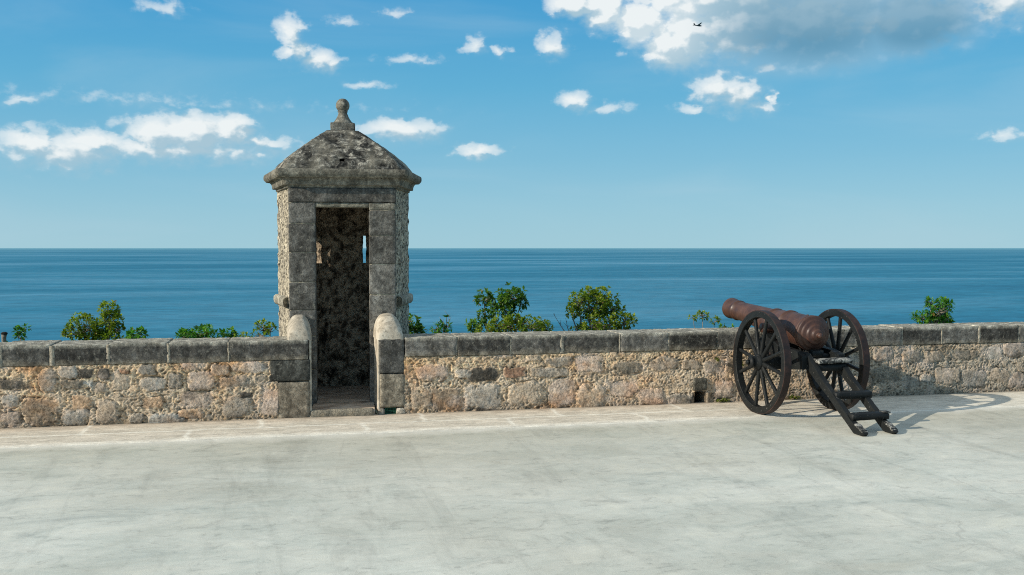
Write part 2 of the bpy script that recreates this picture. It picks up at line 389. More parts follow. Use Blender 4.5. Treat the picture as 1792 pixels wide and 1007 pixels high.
# ---------------------------------------------------------------- parapet walls
TONE = dict(d=(.10,.09,.075), g=(.27,.25,.215), lg=(.40,.375,.33), vl=(.46,.47,.44), w=(.36,.30,.235), t=(.46,.385,.295), p=(.46,.375,.31), r=(.36,.2,.13), b=(.22,.17,.125), o=(.48,.32,.2), dg=(.16,.15,.125))
STONES = [(-2.861,0.395,0.139,0.045,'d'),(-2.596,0.433,0.084,0.106,'g'),(-2.425,0.489,0.085,0.061,'lg'),(-2.283,0.477,0.064,0.046,'d'),(-2.126,0.465,0.058,0.05,'d'),(-2.399,0.373,0.1,0.046,'dg'),(-2.256,0.377,0.05,0.038,'vl'),(-2.157,0.343,0.058,0.046,'w'),(-1.983,0.399,0.08,0.085,'t'),(-1.952,0.491,0.044,0.023,'r'),(-1.763,0.486,0.081,0.054,'g'),(-1.706,0.36,0.118,0.062,'lg'),(-1.514,0.385,0.059,0.062,'g'),(-1.393,0.523,0.082,0.047,'p'),(-1.291,0.379,0.12,0.094,'p'),(-1.124,0.484,0.091,0.055,'lg'),(-0.866,0.493,0.161,0.055,'lg'),(-0.913,0.367,0.222,0.055,'g'),(-2.657,0.145,0.155,0.122,'b'),(-2.375,0.089,0.107,0.084,'lg'),(-2.102,0.125,0.094,0.108,'w'),(-1.857,0.054,0.073,0.047,'g'),(-1.593,0.028,0.163,0.063,'vl'),(-1.338,0.207,0.15,0.079,'p'),(-1.384,0.083,0.112,0.047,'o'),(-0.976,0.132,0.137,0.103,'g'),(-0.899,0.24,0.061,0.032,'d'),(-2.908,0.094,0.083,0.061,'dg'),(-0.669,0.153,0.085,0.128,'p'),(-2.906,0.245,0.076,0.053,'lg'),(-2.316,0.21,0.086,0.061,'o'),(-1.708,0.189,0.088,0.054,'o'),(0.853,0.395,0.168,0.083,'p'),(1.152,0.378,0.085,0.047,'lg'),(1.342,0.363,0.162,0.075,'d'),(1.668,0.382,0.116,0.052,'r'),(2.019,0.363,0.197,0.048,'g'),(1.862,0.51,0.078,0.038,'t'),(2.117,0.475,0.148,0.057,'g'),(2.434,0.438,0.15,0.086,'p'),(2.818,0.389,0.163,0.068,'dg'),(3.228,0.417,0.156,0.078,'g'),(3.52,0.41,0.105,0.049,'w'),(0.983,0.14,0.16,0.112,'b'),(1.342,0.147,0.191,0.122,'lg'),(1.775,0.151,0.185,0.133,'t'),(2.157,0.158,0.149,0.144,'p'),(2.455,0.11,0.161,0.135,'t'),(2.798,0.176,0.153,0.087,'p'),(3.085,0.089,0.155,0.088,'p'),(3.397,0.049,0.157,0.059,'g'),(1.38,0.004,0.144,0.038,'d'),(3.881,0.142,0.118,0.099,'p'),(3.964,0.398,0.064,0.079,'dg'),(0.74,0.148,0.102,0.12,'t'),(3.751,0.384,0.096,0.069,'g'),(5.726,0.471,0.123,0.083,'p'),(6.077,0.426,0.125,0.065,'g'),(6.73,0.429,0.182,0.056,'dg'),(7.095,0.439,0.109,0.075,'lg'),(7.355,0.471,0.143,0.085,'d'),(5.75,0.232,0.206,0.092,'dg'),(6.061,0.149,0.115,0.074,'g'),(6.249,0.181,0.084,0.056,'lg'),(6.522,0.21,0.159,0.093,'w'),(6.842,0.163,0.161,0.103,'g'),(7.165,0.192,0.131,0.085,'w'),(7.385,0.129,0.11,0.095,'p'),(6.349,0.42,0.116,0.065,'w'),(5.486,0.166,0.122,0.082,'w'),(5.321,0.39,0.121,0.082,'g')]
def rubble_face(x0, x1, seed, hole=None, res=.0065, z1=.565):
    rng = np.random.RandomState(seed)
    nx = int((x1 - x0) / res); nz = int((z1 + .02) / res)
    xs = np.linspace(x0, x1, nx); zs = np.linspace(-.02, z1, nz)
    X, Z = np.meshgrid(xs, zs, indexing='ij')
    wx = X + .034 * fbm(X * 8, Z * 8, 0, 4, seed) + .008 * vnoise(X * 34, Z * 34, 0, seed + 1)
    wz = Z + .034 * fbm(X * 8, Z * 8, 5.5, 4, seed + 3) + .008 * vnoise(X * 34, Z * 34, 3.3, seed + 2)
    # mortar: knobbly, worm-like ridges
    qx = X + .02 * fbm(X * 14, Z * 14, 2.2, 3, seed + 9); qz = Z + .02 * fbm(X * 14, Z * 14, 7.7, 3, seed + 10)
    ridge = 1 - np.abs(vnoise(qx * 26, qz * 34, 0, seed + 11)) * 2.2
    H = .0072 * ridge + .010 * fbm(X * 6, Z * 6, 0, 3, seed + 12) + .0028 * vnoise(X * 70, Z * 70, 0, seed + 13)
    n = fbm(X * 3.3, Z * 3.3, 0, 4, seed + 20); n2 = fbm(X * 17, Z * 17, 0, 4, seed + 21)
    up = sstep(.30, .55, Z + .08 * n)
    wR = sstep(2.5, 6.0, X)
    m0 = np.stack([.58 + .16 * n, .415 + .13 * n, .255 + .11 * n], -1)
    m1 = np.stack([.56 + .12 * n2, .48 + .11 * n2, .375 + .09 * n2], -1)
    pk = fbm(X * 2.1, Z * 3.0, 4.4, 4, seed + 50); pk2 = fbm(X * 4.5, Z * 5.0, 8.4, 4, seed + 51)
    k = np.clip(.5 + 1.1 * n2 + .45 * up - .45 * wR, 0, 1)[..., None]
    col = (m1 * (1 - k) + m0 * k) * 1.12
    col = col * (1 - .28 * wR[..., None]) * np.clip(.60 + .55 * ridge, .30, 1.15)[..., None]
    stones = [(a, b, c, d, TONE[e], 1) for a, b, c, d, e in STONES if x0 - .3 < a < x1 + .3]
    big = list(stones)
    def inside_big(x, z, mrg):
        return any(abs(x - a) < c * .92 + mrg and abs(z - b) < d * .92 + mrg for a, b, c, d, _, _ in big)
    def in_view(x): return -3.2 < x < 7.6
    # other stones where the photo is not read stone by stone
    x = x0
    while x < x1:
        if not in_view(x):
            for zc in (.12, .30, .46):
                w = rng.uniform(.08, .17); s = (x + rng.uniform(-.05, .05), zc + rng.uniform(-.03, .03), w, rng.uniform(.05, .085))
                t = list(TONE.values())[rng.randint(len(TONE))]; stones.append((*s, t, 1)); big.append((*s, t, 1))
        x += .27
    for i in range(int((x1 - x0) * 60)):
        x, z = rng.uniform(x0, x1), rng.uniform(0, z1); r = rng.uniform(.012, .04)
        if inside_big(x, z, r * .5): continue
        t = np.array(list(TONE.values())[rng.choice([1, 2, 4, 5, 6, 8, 9, 10])]) * rng.uniform(.8, 1.15)
        stones.append((x, z, r * rng.uniform(.9, 1.7), r, t, .55))
    for a, b, c, d, t, kind in stones:
        i0, i1 = np.searchsorted(xs, [a - c * 1.3 - .03, a + c * 1.3 + .03]); j0, j1 = np.searchsorted(zs, [b - d * 1.3 - .03, b + d * 1.3 + .03])
        if i1 - i0 < 2 or j1 - j0 < 2: continue
        sl = (slice(i0, i1), slice(j0, j1))
        tilt = rng.uniform(-.12, .12)
        dx, dz = (wx[sl] - a) / c, (wz[sl] - b) / d
        dz = dz + tilt * dx; p = rng.uniform(2.4, 6.0); c, d = c * 1.07, d * 1.07
        q = (np.abs(dx) ** p + np.abs(dz) ** p) ** (1 / p)
        mask = sstep(1.05, .84, q) * (sstep(-.34, .08, fbm(X[sl] * 10, Z[sl] * 10, a * 5, 4, seed + 35) + .55 * (1.0 - q)) if kind == 1 else .45)
        top = (.013 if kind == 1 else .009) + rng.uniform(-.006, .007) - .007 * np.clip(q, 0, 1) ** 4 + .007 * fbm(X[sl] * 13, Z[sl] * 13, a * 3, 5, seed + 30) + .0012 * vnoise(X[sl] * 75, Z[sl] * 75, a, seed + 36)
        top += .006 * (dx * rng.uniform(-1, 1) + dz * rng.uniform(-1, 1))
        groove = -.018 * (1 if kind == 1 else .3) * sstep(.13, 0, np.abs(q - 1.04)) * (.0 + .6 * sstep(-.12, .3, vnoise(X[sl] * 9, Z[sl] * 9, a, seed + 4)))
        H[sl] = H[sl] * (1 - mask) + top * mask + groove * (1 - mask)
        ms = (mask * (.78 + .3 * np.clip(fbm(X[sl] * 8, Z[sl] * 8, b, 3, seed + 33), -1, 1) if kind == 1 else mask * .8))
        ms = np.clip(ms * (1.35 if sum(t) < .35 else 1), 0, 1)[..., None]
        v = 1 + .65 * fbm(X[sl] * 11, Z[sl] * 12, a, 4, seed + 31)[..., None]
        col[sl] = col[sl] * (1 - ms) + np.array(t) * v * ms
        gd = (np.clip(-groove / .018, 0, 1) * .75)[..., None]; col[sl] = col[sl] * (1 - gd * .7)
    oc_ = (sstep(.02, .38, pk) * (.55 - .35 * wR))[..., None]; col = col * (1 - oc_) + col * np.array([1.22, .84, .58]) * oc_
    pi_ = (sstep(.08, .40, pk2) * .55)[..., None]; col = col * (1 - pi_) + np.array([.60, .50, .42]) * (1 + .4 * n2[..., None]) * pi_
    bk_ = (sstep(.16, .42, -pk2 + .25 * n2) * .65)[..., None]; col = col * (1 - bk_ * .55)
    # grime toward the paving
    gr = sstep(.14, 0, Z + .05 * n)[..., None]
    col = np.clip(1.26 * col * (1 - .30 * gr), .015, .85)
    H = H - .03 * sstep(z1 - .02, z1, Z) - .02 * 0
    V = np.stack([X, -H, Z], -1).reshape(-1, 3)
    F = grid_faces(nx, nz)
    if hole:
        cx = V[F].mean(1)
        keep = ~((cx[:, 0] > hole[0]) & (cx[:, 0] < hole[1]) & (cx[:, 2] > hole[2]) & (cx[:, 2] < hole[3])); F = F[keep]
    return V, F, col.reshape(-1, 3)
def core(m, x0, x1, hole=None, zb=-2.2, zt=.56):
    """back, ends and top of the wall behind its rubble face"""
    y0, y1 = .03, B - .02
    V = np.array([(x0,y0,zb),(x1,y0,zb),(x1,y1,zb),(x0,y1,zb),(x0,y0,zt),(x1,y0,zt),(x1,y1,zt),(x0,y1,zt)])
    F = [(2,3,7,6),(1,2,6,5),(3,0,4,7),(4,5,6,7),(0,1,5,4)]
    if hole: F = F[:-1]
    m.add(V, F, (.3, .26, .2))
    if hole:
        a, b, c, d = hole
        V = np.array([(a,-.01,c),(b,-.01,c),(b,-.01,d),(a,-.01,d),(a,.34,c),(b,.34,c),(b,.34,d),(a,.34,d)])
        m.add(V, [(0,1,5,4),(1,2,6,5),(2,3,7,6),(3,0,4,7)], (.30, .24, .17)); m.add(V, [(4,5,6,7)], (.02, .02, .02))
rngc = random.Random(4)
def coping(parent, xs, tones, z0=.552, z1=WT, y0=-.012, y1=B, light=None):
    for i in range(len(xs) - 1):
        a, b = xs[i], xs[i + 1]; g = .012
        V, F = rbox(((a+b)/2, (y0+y1)/2 + rngc.uniform(-.004, .004), (z0+z1)/2 + rngc.uniform(-.004, .004)), (b - a - g, y1 - y0, z1 - z0 + rngc.uniform(-.006, .004)), .02, .006, .006, 16, i + int(abs(a) * 10), .004)
        t = np.array((1, .955, .85)) * tones[i % len(tones)]
        # pale lichen on the sky side, mortar smears low down and at the joints
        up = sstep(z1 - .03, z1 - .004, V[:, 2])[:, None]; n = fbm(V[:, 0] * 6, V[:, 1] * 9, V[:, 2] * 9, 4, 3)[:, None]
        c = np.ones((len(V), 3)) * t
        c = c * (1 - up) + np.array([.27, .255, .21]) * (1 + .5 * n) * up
        low = (sstep(z0 + .06, z0, V[:, 2] - .05 * n[:, 0]) * .55)[:, None]; c = c * (1 - low) + np.array([.30, .26, .195]) * low
        m = MB(); m.add(V, F, c); m.build('coping_stone', M['ashlar'], parent, smooth=True)
    m = MB()
    for a in xs[1:-1]:
        V, F = rbox((a + rngc.uniform(-.006, .006), (y0+y1)/2 - .002, (z0+z1)/2 - .004), (rngc.choice((.016, .03, .042)), y1 - y0 - .004, z1 - z0 - .006), .02, .004, .006, 30, int(a * 7) & 63)
        m.add(V, F, (.44, .395, .31))
    m.build('coping_mortar', M['rubble'], parent, smooth=True)
def wall(name, label, x0, x1, seed, hole=None):
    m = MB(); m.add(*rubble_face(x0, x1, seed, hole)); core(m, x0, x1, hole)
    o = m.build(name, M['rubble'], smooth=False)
    for p in o.data.polygons: p.use_smooth = len(p.vertices) == 4 and p.area < .001
    return tag(o, label, 'wall')
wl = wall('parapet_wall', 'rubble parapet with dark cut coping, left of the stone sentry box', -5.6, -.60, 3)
coping(wl, [-5.6, -5.02, -4.49, -3.99, -3.46, -2.979, -2.559, -2.082, -1.569, -1.042, -.318], [.085, .10, .075, .09, .07, .075, .048, .095, .062, .07])
HOLE = (3.557, 3.680, -.02, .125)
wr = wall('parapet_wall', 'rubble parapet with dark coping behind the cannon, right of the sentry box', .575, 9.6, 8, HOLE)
coping(wr, [.580, 1.094, 1.623, 2.141, 2.755, 3.275, 3.807, 4.30, 4.88, 5.446, 5.947, 6.437, 6.908, 7.403, 7.95, 8.5, 9.05, 9.6], [.12, .05, .085, .065, .115, .038, .10, .09, .11, .115, .055, .12, .045, .10, .08, .1, .07])
def blk(parent, name, c, s, tone, mat='ashlar', seed=0, r=.012, amp=.005, res=.022):
    V, F = rbox(c, s, res, r, amp, 12, seed)
    n = fbm(V[:, 0] * 7, V[:, 1] * 7, V[:, 2] * 7, 3, seed)[:, None]
    m = MB(); m.add(V, F, np.array(tone) * (1 + .5 * n)); return m.build(name, M[mat], parent, smooth=True)
# jambs of the passage (ends of the two walls)
blk(wl, 'jamb_block', (-.490, .21, .452), (.366, .44, .200), (.062, .062, .054), seed=3)
blk(wl, 'jamb_block', (-.459, .208, .160), (.304, .436, .372), (.165, .14, .105), seed=4, r=.02)
blk(wr, 'jamb_block', (.463, .21, .562), (.236, .44, .325), (.075, .073, .066), seed=6)
blk(wr, 'jamb_block', (.468, .209, .232), (.246, .438, .325), (.17, .148, .112), seed=7, r=.018)
blk(wr, 'jamb_block', (.360, .206, .030), (.060, .436, .066), (.28, .25, .2), seed=8)
blk(wr, 'jamb_block', (.545, .206, .030), (.085, .436, .066), (.28, .25, .2), seed=9)
def cheek_plaster(parent, x, w):
    V, F = rbox((x, .235, .36), (w, .46, .74), .025, .006, .005, 11, int(abs(x) * 90)); m = MB(); m.add(V, F); m.build('plaster_face', M['plaster'], parent, smooth=True)
cheek_plaster(wl, -.305, .024)
cheek_plaster(wr, .340, .022)
def cap(parent, xc, w, z0, hgt, y0, y1, seed):
    """round-backed plaster hump that climbs from the wall top to the box"""
    nu, nv = 30, 28; V = []
    for i in range(nu):
        s = i / (nu - 1); y = y0 + (y1 - y0) * s; prof = math.sqrt(max(0, 1 - (1 - min(1, s * 1.25)) ** 2.2))
        for j in range(nv):
            a = math.pi * j / (nv - 1)
            cx = math.copysign(abs(math.cos(a)) ** .8, math.cos(a))
            V.append((xc - w / 2 * cx * (.93 + .07 * prof), y, z0 + (hgt * prof + .01) * math.sin(a) ** .85))
    V = np.array(V); V[:, 2] += .008 * fbm(V[:, 0] * 14, V[:, 1] * 14, V[:, 2] * 14, 3, seed); V[:, 0] += .006 * fbm(V[:, 0] * 10, V[:, 1] * 10, V[:, 2] * 10, 3, seed + 5)
    m = MB(); m.add(V, grid_faces(nu, nv)); return m.build('rounded_cap', M['plaster'], parent, smooth=True)
cap(wl, -.400, .23, .722, .215, .02, .47, 1)
cap(wr, .452, .262, .716, .225, -.005, .47, 2)
# dark stone over the drain, pale side stone
blk(wr, 'drain_lintel', (3.618, .02, .197), (.15, .10, .13), (.085, .08, .065), seed=12, r=.015, amp=.008)
blk(wr, 'drain_side', (3.705, .02, .05), (.045, .07, .14), (.42, .34, .25), seed=13, r=.012, mat='rubble')
# green wire grate low in the right jamb
m = MB(); V, F = rbox((.445, .06, .036), (.108, .04, .066), .03, .002, 0); m.add(V, F); dk = m.build('grate_recess', M['dark'], wr)
gr = empty('drain_grate', (.447, .012, .008)); tag(gr, 'small green wire drain grate low in the right jamb of the doorway', 'grate')
def bar(a, b, r=.002, seg=5): return tube([a, b], [r, r], seg)
m = MB()
for k in range(7): m.add(*bar((-.042 + k * .014, 0, 0), (-.042 + k * .014, 0, .094)))
for k in range(7): m.add(*bar((-.046, -.003, .004 + k * .0145), (.046, -.003, .004 + k * .0145)))
m.build('wire_mesh', M['mesh'], gr)
m = MB()
for a, b in (((-.046,0,0),(.046,0,0)), ((-.046,0,.094),(.046,0,.094)), ((-.046,0,0),(-.046,0,.094)), ((.046,0,0),(.046,0,.094))): m.add(*bar(a, b, .004))
m.build('frame', M['mesh'], gr)

# ---------------------------------------------------------------- sentry box
BX = empty('sentry_box', (.03, B, 0), rad(-4)); tag(BX, 'weathered stone sentry box with domed roof, ball finial and open doorway', 'sentry box')
OUT = [(-.52, 0), (-.69, .85), (-.32, 1.40), (.32, 1.40), (.69, .85), (.52, 0)]       # outer plan, open at the door side
def offs(poly, d):
    """offset a convex closed polygon given clockwise seen from above"""
    n = len(poly); L = []
    for i in range(n):
        p0, p1 = np.array(poly[i], float), np.array(poly[(i+1) % n], float); e = (p1 - p0) / np.linalg.norm(p1 - p0); nn = np.array([-e[1], e[0]])
        L.append((p0 + nn * d, e))
    R = []
    for i in range(n):
        (p, e), (q, g) = L[i - 1], L[i]; A = np.array([e, -g]).T; s = np.linalg.solve(A, q - p); R.append(tuple(p + e * s[0]))
    return R
INN = offs(OUT, -.15)
def dense(poly, res, closed=True):
    P = []
    n = len(poly)
    for i in range(n if closed else n - 1):
        a, b = np.array(poly[i], float), np.array(poly[(i+1) % n], float); k = max(1, int(np.linalg.norm(b - a) / res))
        for j in range(k): P.append(a + (b - a) * j / k)
    if not closed: P.append(np.array(poly[-1], float))
    return np.array(P)
def wobble(V, amp, fr, seed):
    V = np.array(V, float)
    V[:, 0] += amp * fbm(V[:, 0]*fr, V[:, 1]*fr, V[:, 2]*fr, 3, seed); V[:, 1] += amp * fbm(V[:, 0]*fr, V[:, 1]*fr, V[:, 2]*fr + 9, 3, seed + 3)
    return V
def extr(m, poly, z0, z1, res=.024, amp=.022, fr=15, seed=5, caps=True):
    P = dense(poly, res); zs = np.linspace(z0, z1, max(2, int((z1 - z0) / res) + 1)); n = len(P)
    V = np.concatenate([np.c_[P, np.full(n, z)] for z in zs]); V = wobble(V, amp, fr, seed); F = []
    for i in range(len(zs) - 1):
        for j in range(n):
            k = (j + 1) % n; F.append((i*n+j, i*n+k, (i+1)*n+k, (i+1)*n+j))
    if caps: F.append(tuple(range(n-1, -1, -1))); F.append(tuple(range((len(zs)-1)*n, len(zs)*n)))
    m.add(V, F)
oc = OUT; ic = INN
shell = [oc[0], oc[1], oc[2], oc[3], oc[4], oc[5], ic[5], ic[4], ic[3], ic[2], ic[1], ic[0]]
shell = [(x, max(y, .06)) for x, y in shell][::-1]
W0, W1 = 1.43, 1.735
m = MB()
extr(m, shell, -1.8, W0); extr(m, shell, W1, 2.2)
def lerp(a, b, t): return (a[0] + (b[0]-a[0]) * t, a[1] + (b[1]-a[1]) * t)
# between the two sight slits the ring is cut in three pieces
la_o, lb_o = lerp(oc[1], oc[2], .58), lerp(oc[1], oc[2], .84); la_i, lb_i = lerp(ic[1], ic[2], .72), lerp(ic[1], ic[2], .96)
ra_o, rb_o = (.205, 1.40), (.248, 1.40); ra_i, rb_i = (.192, 1.25), (.236, 1.25)
f0, f1 = (oc[0][0], .06), (ic[0][0], .06)
extr(m, [f0, oc[1], la_o, la_i, ic[1], f1][::-1], W0, W1, caps=False)
extr(m, [lb_o, oc[2], ra_o, ra_i, ic[2], lb_i][::-1], W0, W1, caps=False)
g0, g1 = (oc[5][0], .06), (ic[5][0], .06)
extr(m, [rb_o, oc[3], oc[4], g0, g1, ic[4], ic[3], rb_i][::-1], W0, W1, caps=False)
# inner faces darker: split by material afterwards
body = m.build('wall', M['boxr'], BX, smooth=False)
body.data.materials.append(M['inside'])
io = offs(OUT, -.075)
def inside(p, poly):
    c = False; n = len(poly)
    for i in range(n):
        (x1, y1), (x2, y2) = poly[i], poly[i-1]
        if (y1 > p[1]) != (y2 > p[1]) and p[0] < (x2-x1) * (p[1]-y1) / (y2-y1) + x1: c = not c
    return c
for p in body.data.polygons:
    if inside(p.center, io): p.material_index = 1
# ceiling
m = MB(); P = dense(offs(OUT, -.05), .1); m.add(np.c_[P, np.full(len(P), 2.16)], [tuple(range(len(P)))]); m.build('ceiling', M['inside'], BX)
# floor and threshold
m = MB(); P = dense(offs(OUT, -.05), .1); m.add(np.c_[P, np.full(len(P), .062)], [tuple(range(len(P)))][::1])
V, F = rbox((0.0, -.20, .030), (.60, .46, .066), .03, .006, .005, 9, 4); m.add(V, F); m.build('floor', M['bfloor'], BX)
V, F = rbox((-.012, -.445, .030), (.60, .07, .085), .02, .02, .012, 12, 9); m = MB(); m.add(V, F, (.30, .27, .21)); m.build('threshold', M['rubble'], BX, smooth=True)
# door jambs of cut blocks with fine joints, lintel
def courses(name, x0, x1, zs, tones, seed):
    m = MB()
    for i in range(len(zs) - 1):
        V, F = rbox(((x0+x1)/2, .10, (zs[i]+zs[i+1])/2), (x1-x0, .24, zs[i+1]-zs[i]-.005), .022, .009, .006, 10, seed + i, .002)
        n = fbm(V[:, 0]*5, V[:, 1]*5, V[:, 2]*5, 3, seed + i)[:, None]; m.add(V, F, np.array((1, .965, .86)) * tones[i] * (1 + .4 * n))
    V, F = rbox(((x0+x1)/2, .105, (zs[0]+zs[-1])/2), (x1-x0-.012, .236, zs[-1]-zs[0]), .1, .003, 0); m.add(V, F, (.34, .3, .22))
    return m.build(name, M['ashlar'], BX, smooth=True)
courses('door_jamb', -.520, -.262, [-.02, .40, .73, .988, 1.263, 1.555, 1.836, 2.045], [.13, .105, .12, .085, .088, .085, .11], 40)
courses('door_jamb', .258, .520, [-.02, .42, .78, 1.134, 1.437, 1.718, 1.972], [.13, .10, .125, .12, .085, .10], 60)
V, F = rbox((.39, .10, 2.008), (.262, .235, .07), .02, .01, .006, 12, 3); m = MB(); m.add(V, F, (.16, .15, .12))
V, F = rbox((-.002, .104, 2.022), (.52, .232, .047), .02, .006, .006, 12, 5); m.add(V, F, (.19, .175, .135)); m.build('door_head', M['ashlar'], BX, smooth=True)
V, F = rbox((0, .098, 2.117), (1.044, .25, .142), .022, .012, .009, 9, 8); m = MB(); m.add(V, F, np.array((.075, .072, .064))); m.build('lintel', M['ashlar'], BX, smooth=True)
def sweep(m, poly, prof, res=.03, amp=.006, fr=10, seed=9, tone=(.17, .16, .135), closed=True):
    rings = []
    for d, z in prof:
        Q = offs(poly, d); P = []
        for i in range(len(Q) - (0 if closed else 1)):
            a, b = np.array(Q[i]), np.array(Q[(i+1) % len(Q)]); k = max(1, int(np.linalg.norm(np.array(poly[(i+1) % len(poly)]) - np.array(poly[i])) / res))
            for j in range(k): P.append(a + (b-a) * j / k)
        if not closed: P.append(np.array(Q[-1]))
        rings.append(np.c_[np.array(P), np.full(len(P), z)])
    n = len(rings[0]); V = wobble(np.concatenate(rings), amp, fr, seed); V[:, 2] += amp * .5 * fbm(V[:, 0]*fr, V[:, 1]*fr, V[:, 2]*fr, 3, seed + 8)
    F = []
    for i in range(len(rings) - 1):
        for j in range(n if closed else n - 1):
            k = (j + 1) % n; F.append((i*n+j, (i+1)*n+j, (i+1)*n+k, i*n+k))
    if not closed:
        F.append(tuple(i*n for i in range(len(rings)))); F.append(tuple(i*n+n-1 for i in range(len(rings)))[::-1])
    nz = fbm(V[:, 0]*5, V[:, 1]*5, V[:, 2]*5, 4, seed)[:, None]
    m.add(V, F, np.array(tone) * (1 + .55 * nz)); return n
m = MB()
prof = [(-.05, 2.187), (.010, 2.188), (.014, 2.192), (.016, 2.208), (.018, 2.212), (.046, 2.214), (.050, 2.218), (.054, 2.246), (.060, 2.266), (.072, 2.280), (.075, 2.283), (.108, 2.285), (.112, 2.288), (.122, 2.298), (.134, 2.312), (.137, 2.328), (.136, 2.350), (.132, 2.362), (.126, 2.367), (.100, 2.369), (.02, 2.371)]
sweep(m, OUT, prof, .026, .006, 9, 9, (.15, .14, .112)); m.build('cornice', M['ashlar'], BX, smooth=True)
# string course on the flanks only
m = MB()
belt = [(-.02, 1.005), (.030, 1.008), (.046, 1.03), (.050, 1.06), (.046, 1.092), (.028, 1.108), (-.02, 1.112)]
Q = [(OUT[0][0], .26), *OUT[1:5], (OUT[5][0], .26)]
Q[0] = lerp(OUT[0], OUT[1], .15); Q[5] = lerp(OUT[5], OUT[4], .15)
sweep(m, Q, belt, .03, .010, 12, 22, (.26, .24, .19), closed=False); m.build('string_course', M['ashlar'], BX, smooth=True)
# roof: six convex faces meeting under the finial
rp = offs(OUT, .068); cen = np.array((0, .68)); prof = []
P = dense(rp, .03); rings = []; NR = 30
for i in range(NR + 1):
    t = i / NR; z = 2.362 + .445 * t; r = 1 - .735 * t ** 1.36
    rings.append(np.c_[cen + (P - cen) * r, np.full(len(P), z)])
V = np.concatenate(rings); n = len(P); V = wobble(V, .020, 11, 71); V[:, 2] += .014 * fbm(V[:, 0]*12, V[:, 1]*12, V[:, 2]*12, 4, 77)
F = [(i*n+j, (i+1)*n+j, (i+1)*n+(j+1) % n, i*n+(j+1) % n) for i in range(NR) for j in range(n)]; F.append(tuple(range(NR*n, NR*n+n))[::-1])
# weep hole in the front face
hc = np.array((0, 2.47)); keep = []
for f in F:
    c = V[list(f)].mean(0)
    if len(f) == 4 and c[1] < .4 and abs(c[0] - hc[0]) < .022 and abs(c[2] - hc[1]) < .016: continue
    keep.append(f)
m = MB(); m.add(V, keep); rf = m.build('roof', M['roof'], BX, smooth=True)
m = MB(); V, F = rbox((0, .32, 2.47), (.12, .3, .09), .1, .01, 0); m.add(V, F); m.build('weep_hole', M['dark'], rf)
# finial: square block, flared stem, ball
V, F = rbox((0, .68, 2.845), (.252, .252, .105), .02, .008, .006, 14, 5); m = MB(); m.add(V, F, (.11, .105, .09)); fi = m.build('finial', M['ashlar'], BX, smooth=True)
V, F = lathe([(.125, 2.893), (.122, 2.903), (.095, 2.915), (.073, 2.945), (.058, 2.972), (.048, 3.0), (.044, 3.016), (.052, 3.020), (.054, 3.028), (.04, 3.034)], 28)
V[:, 1] += .68; m = MB(); m.add(wobble(V, .006, 16, 2), F, (.13, .122, .10)); m.build('stem', M['ashlar'], fi, smooth=True)
V, F = lathe([(.072 * math.sin(math.pi * (i + .3) / 16.6), 3.090 - .072 * math.cos(math.pi * (i + .3) / 16.6)) for i in range(17)], 28)
V[:, 1] += .68; m = MB(); m.add(wobble(V, .007, 16, 8), F, (.14, .13, .105)); m.build('ball', M['ashlar'], fi, smooth=True)

# ---------------------------------------------------------------- cannon
CN = empty('cannon', (4.41, -.70, 0), rad(2.5)); tag(CN, 'old rust brown cannon on a black two wheeled field carriage, aimed over the parapet', 'cannon')
# barrel (lathe about y: breech at -, muzzle at +)
pf = [(.0, -.405), (.012, -.404), (.022, -.396), (.026, -.384), (.024, -.370), (.020, -.360), (.030, -.354), (.046, -.352), (.054, -.346), (.056, -.336), (.060, -.328), (.082, -.324), (.092, -.318), (.096, -.308), (.100, -.300), (.124, -.296), (.134, -.290), (.139, -.281), (.144, -.277), (.160, -.274), (.168, -.268), (.172, -.262), (.172, -.246), (.165, -.240), (.164, -.228), (.169, -.222), (.169, -.208), (.161, -.200), (.157, -.12), (.153, -.03), (.152, .06), (.150, .14), (.158, .146), (.161, .158), (.158, .172), (.148, .178), (.142, .20), (.137, .33), (.131, .40), (.138, .405), (.141, .418), (.138, .432), (.128, .438), (.122, .5), (.115, .7), (.107, .92), (.101, 1.10), (.099, 1.18), (.108, 1.187), (.111, 1.200), (.106, 1.213), (.098, 1.22), (.100, 1.26), (.108, 1.31), (.114, 1.345), (.114, 1.37), (.106, 1.385), (.096, 1.392), (.050, 1.394), (.046, 1.385), (.046, 1.10)]
V, F = lathe(pf, 72, 'y', cap=False); m = MB()
V[:, 0] += .0018 * fbm(V[:, 0]*20, V[:, 1]*12, V[:, 2]*20, 3, 2); V[:, 2] += .0018 * fbm(V[:, 0]*20, V[:, 1]*12, V[:, 2]*20 + 4, 3, 3)
m.add(V, F)
bl = m.build('barrel', M['iron'], CN, smooth=True, loc=(-.085, -.02, .812)); bl.rotation_euler = (rad(5.2), 0, 0)
m = MB(); V, F = lathe([(.045, -.24), (.048, -.235), (.048, .235), (.045, .24)], 24, 'x'); V[:, 1] += .28; V[:, 2] -= .03; m.add(V, F); m.build('trunnion', M['iron'], bl, smooth=True)
m = MB(); V, F = lathe([(.012, 0), (.013, .012), (.006, .014)], 12); V[:, 1] -= .15; V[:, 2] += .152; m.add(V, F); m.build('vent', M['iron'], bl, smooth=True)
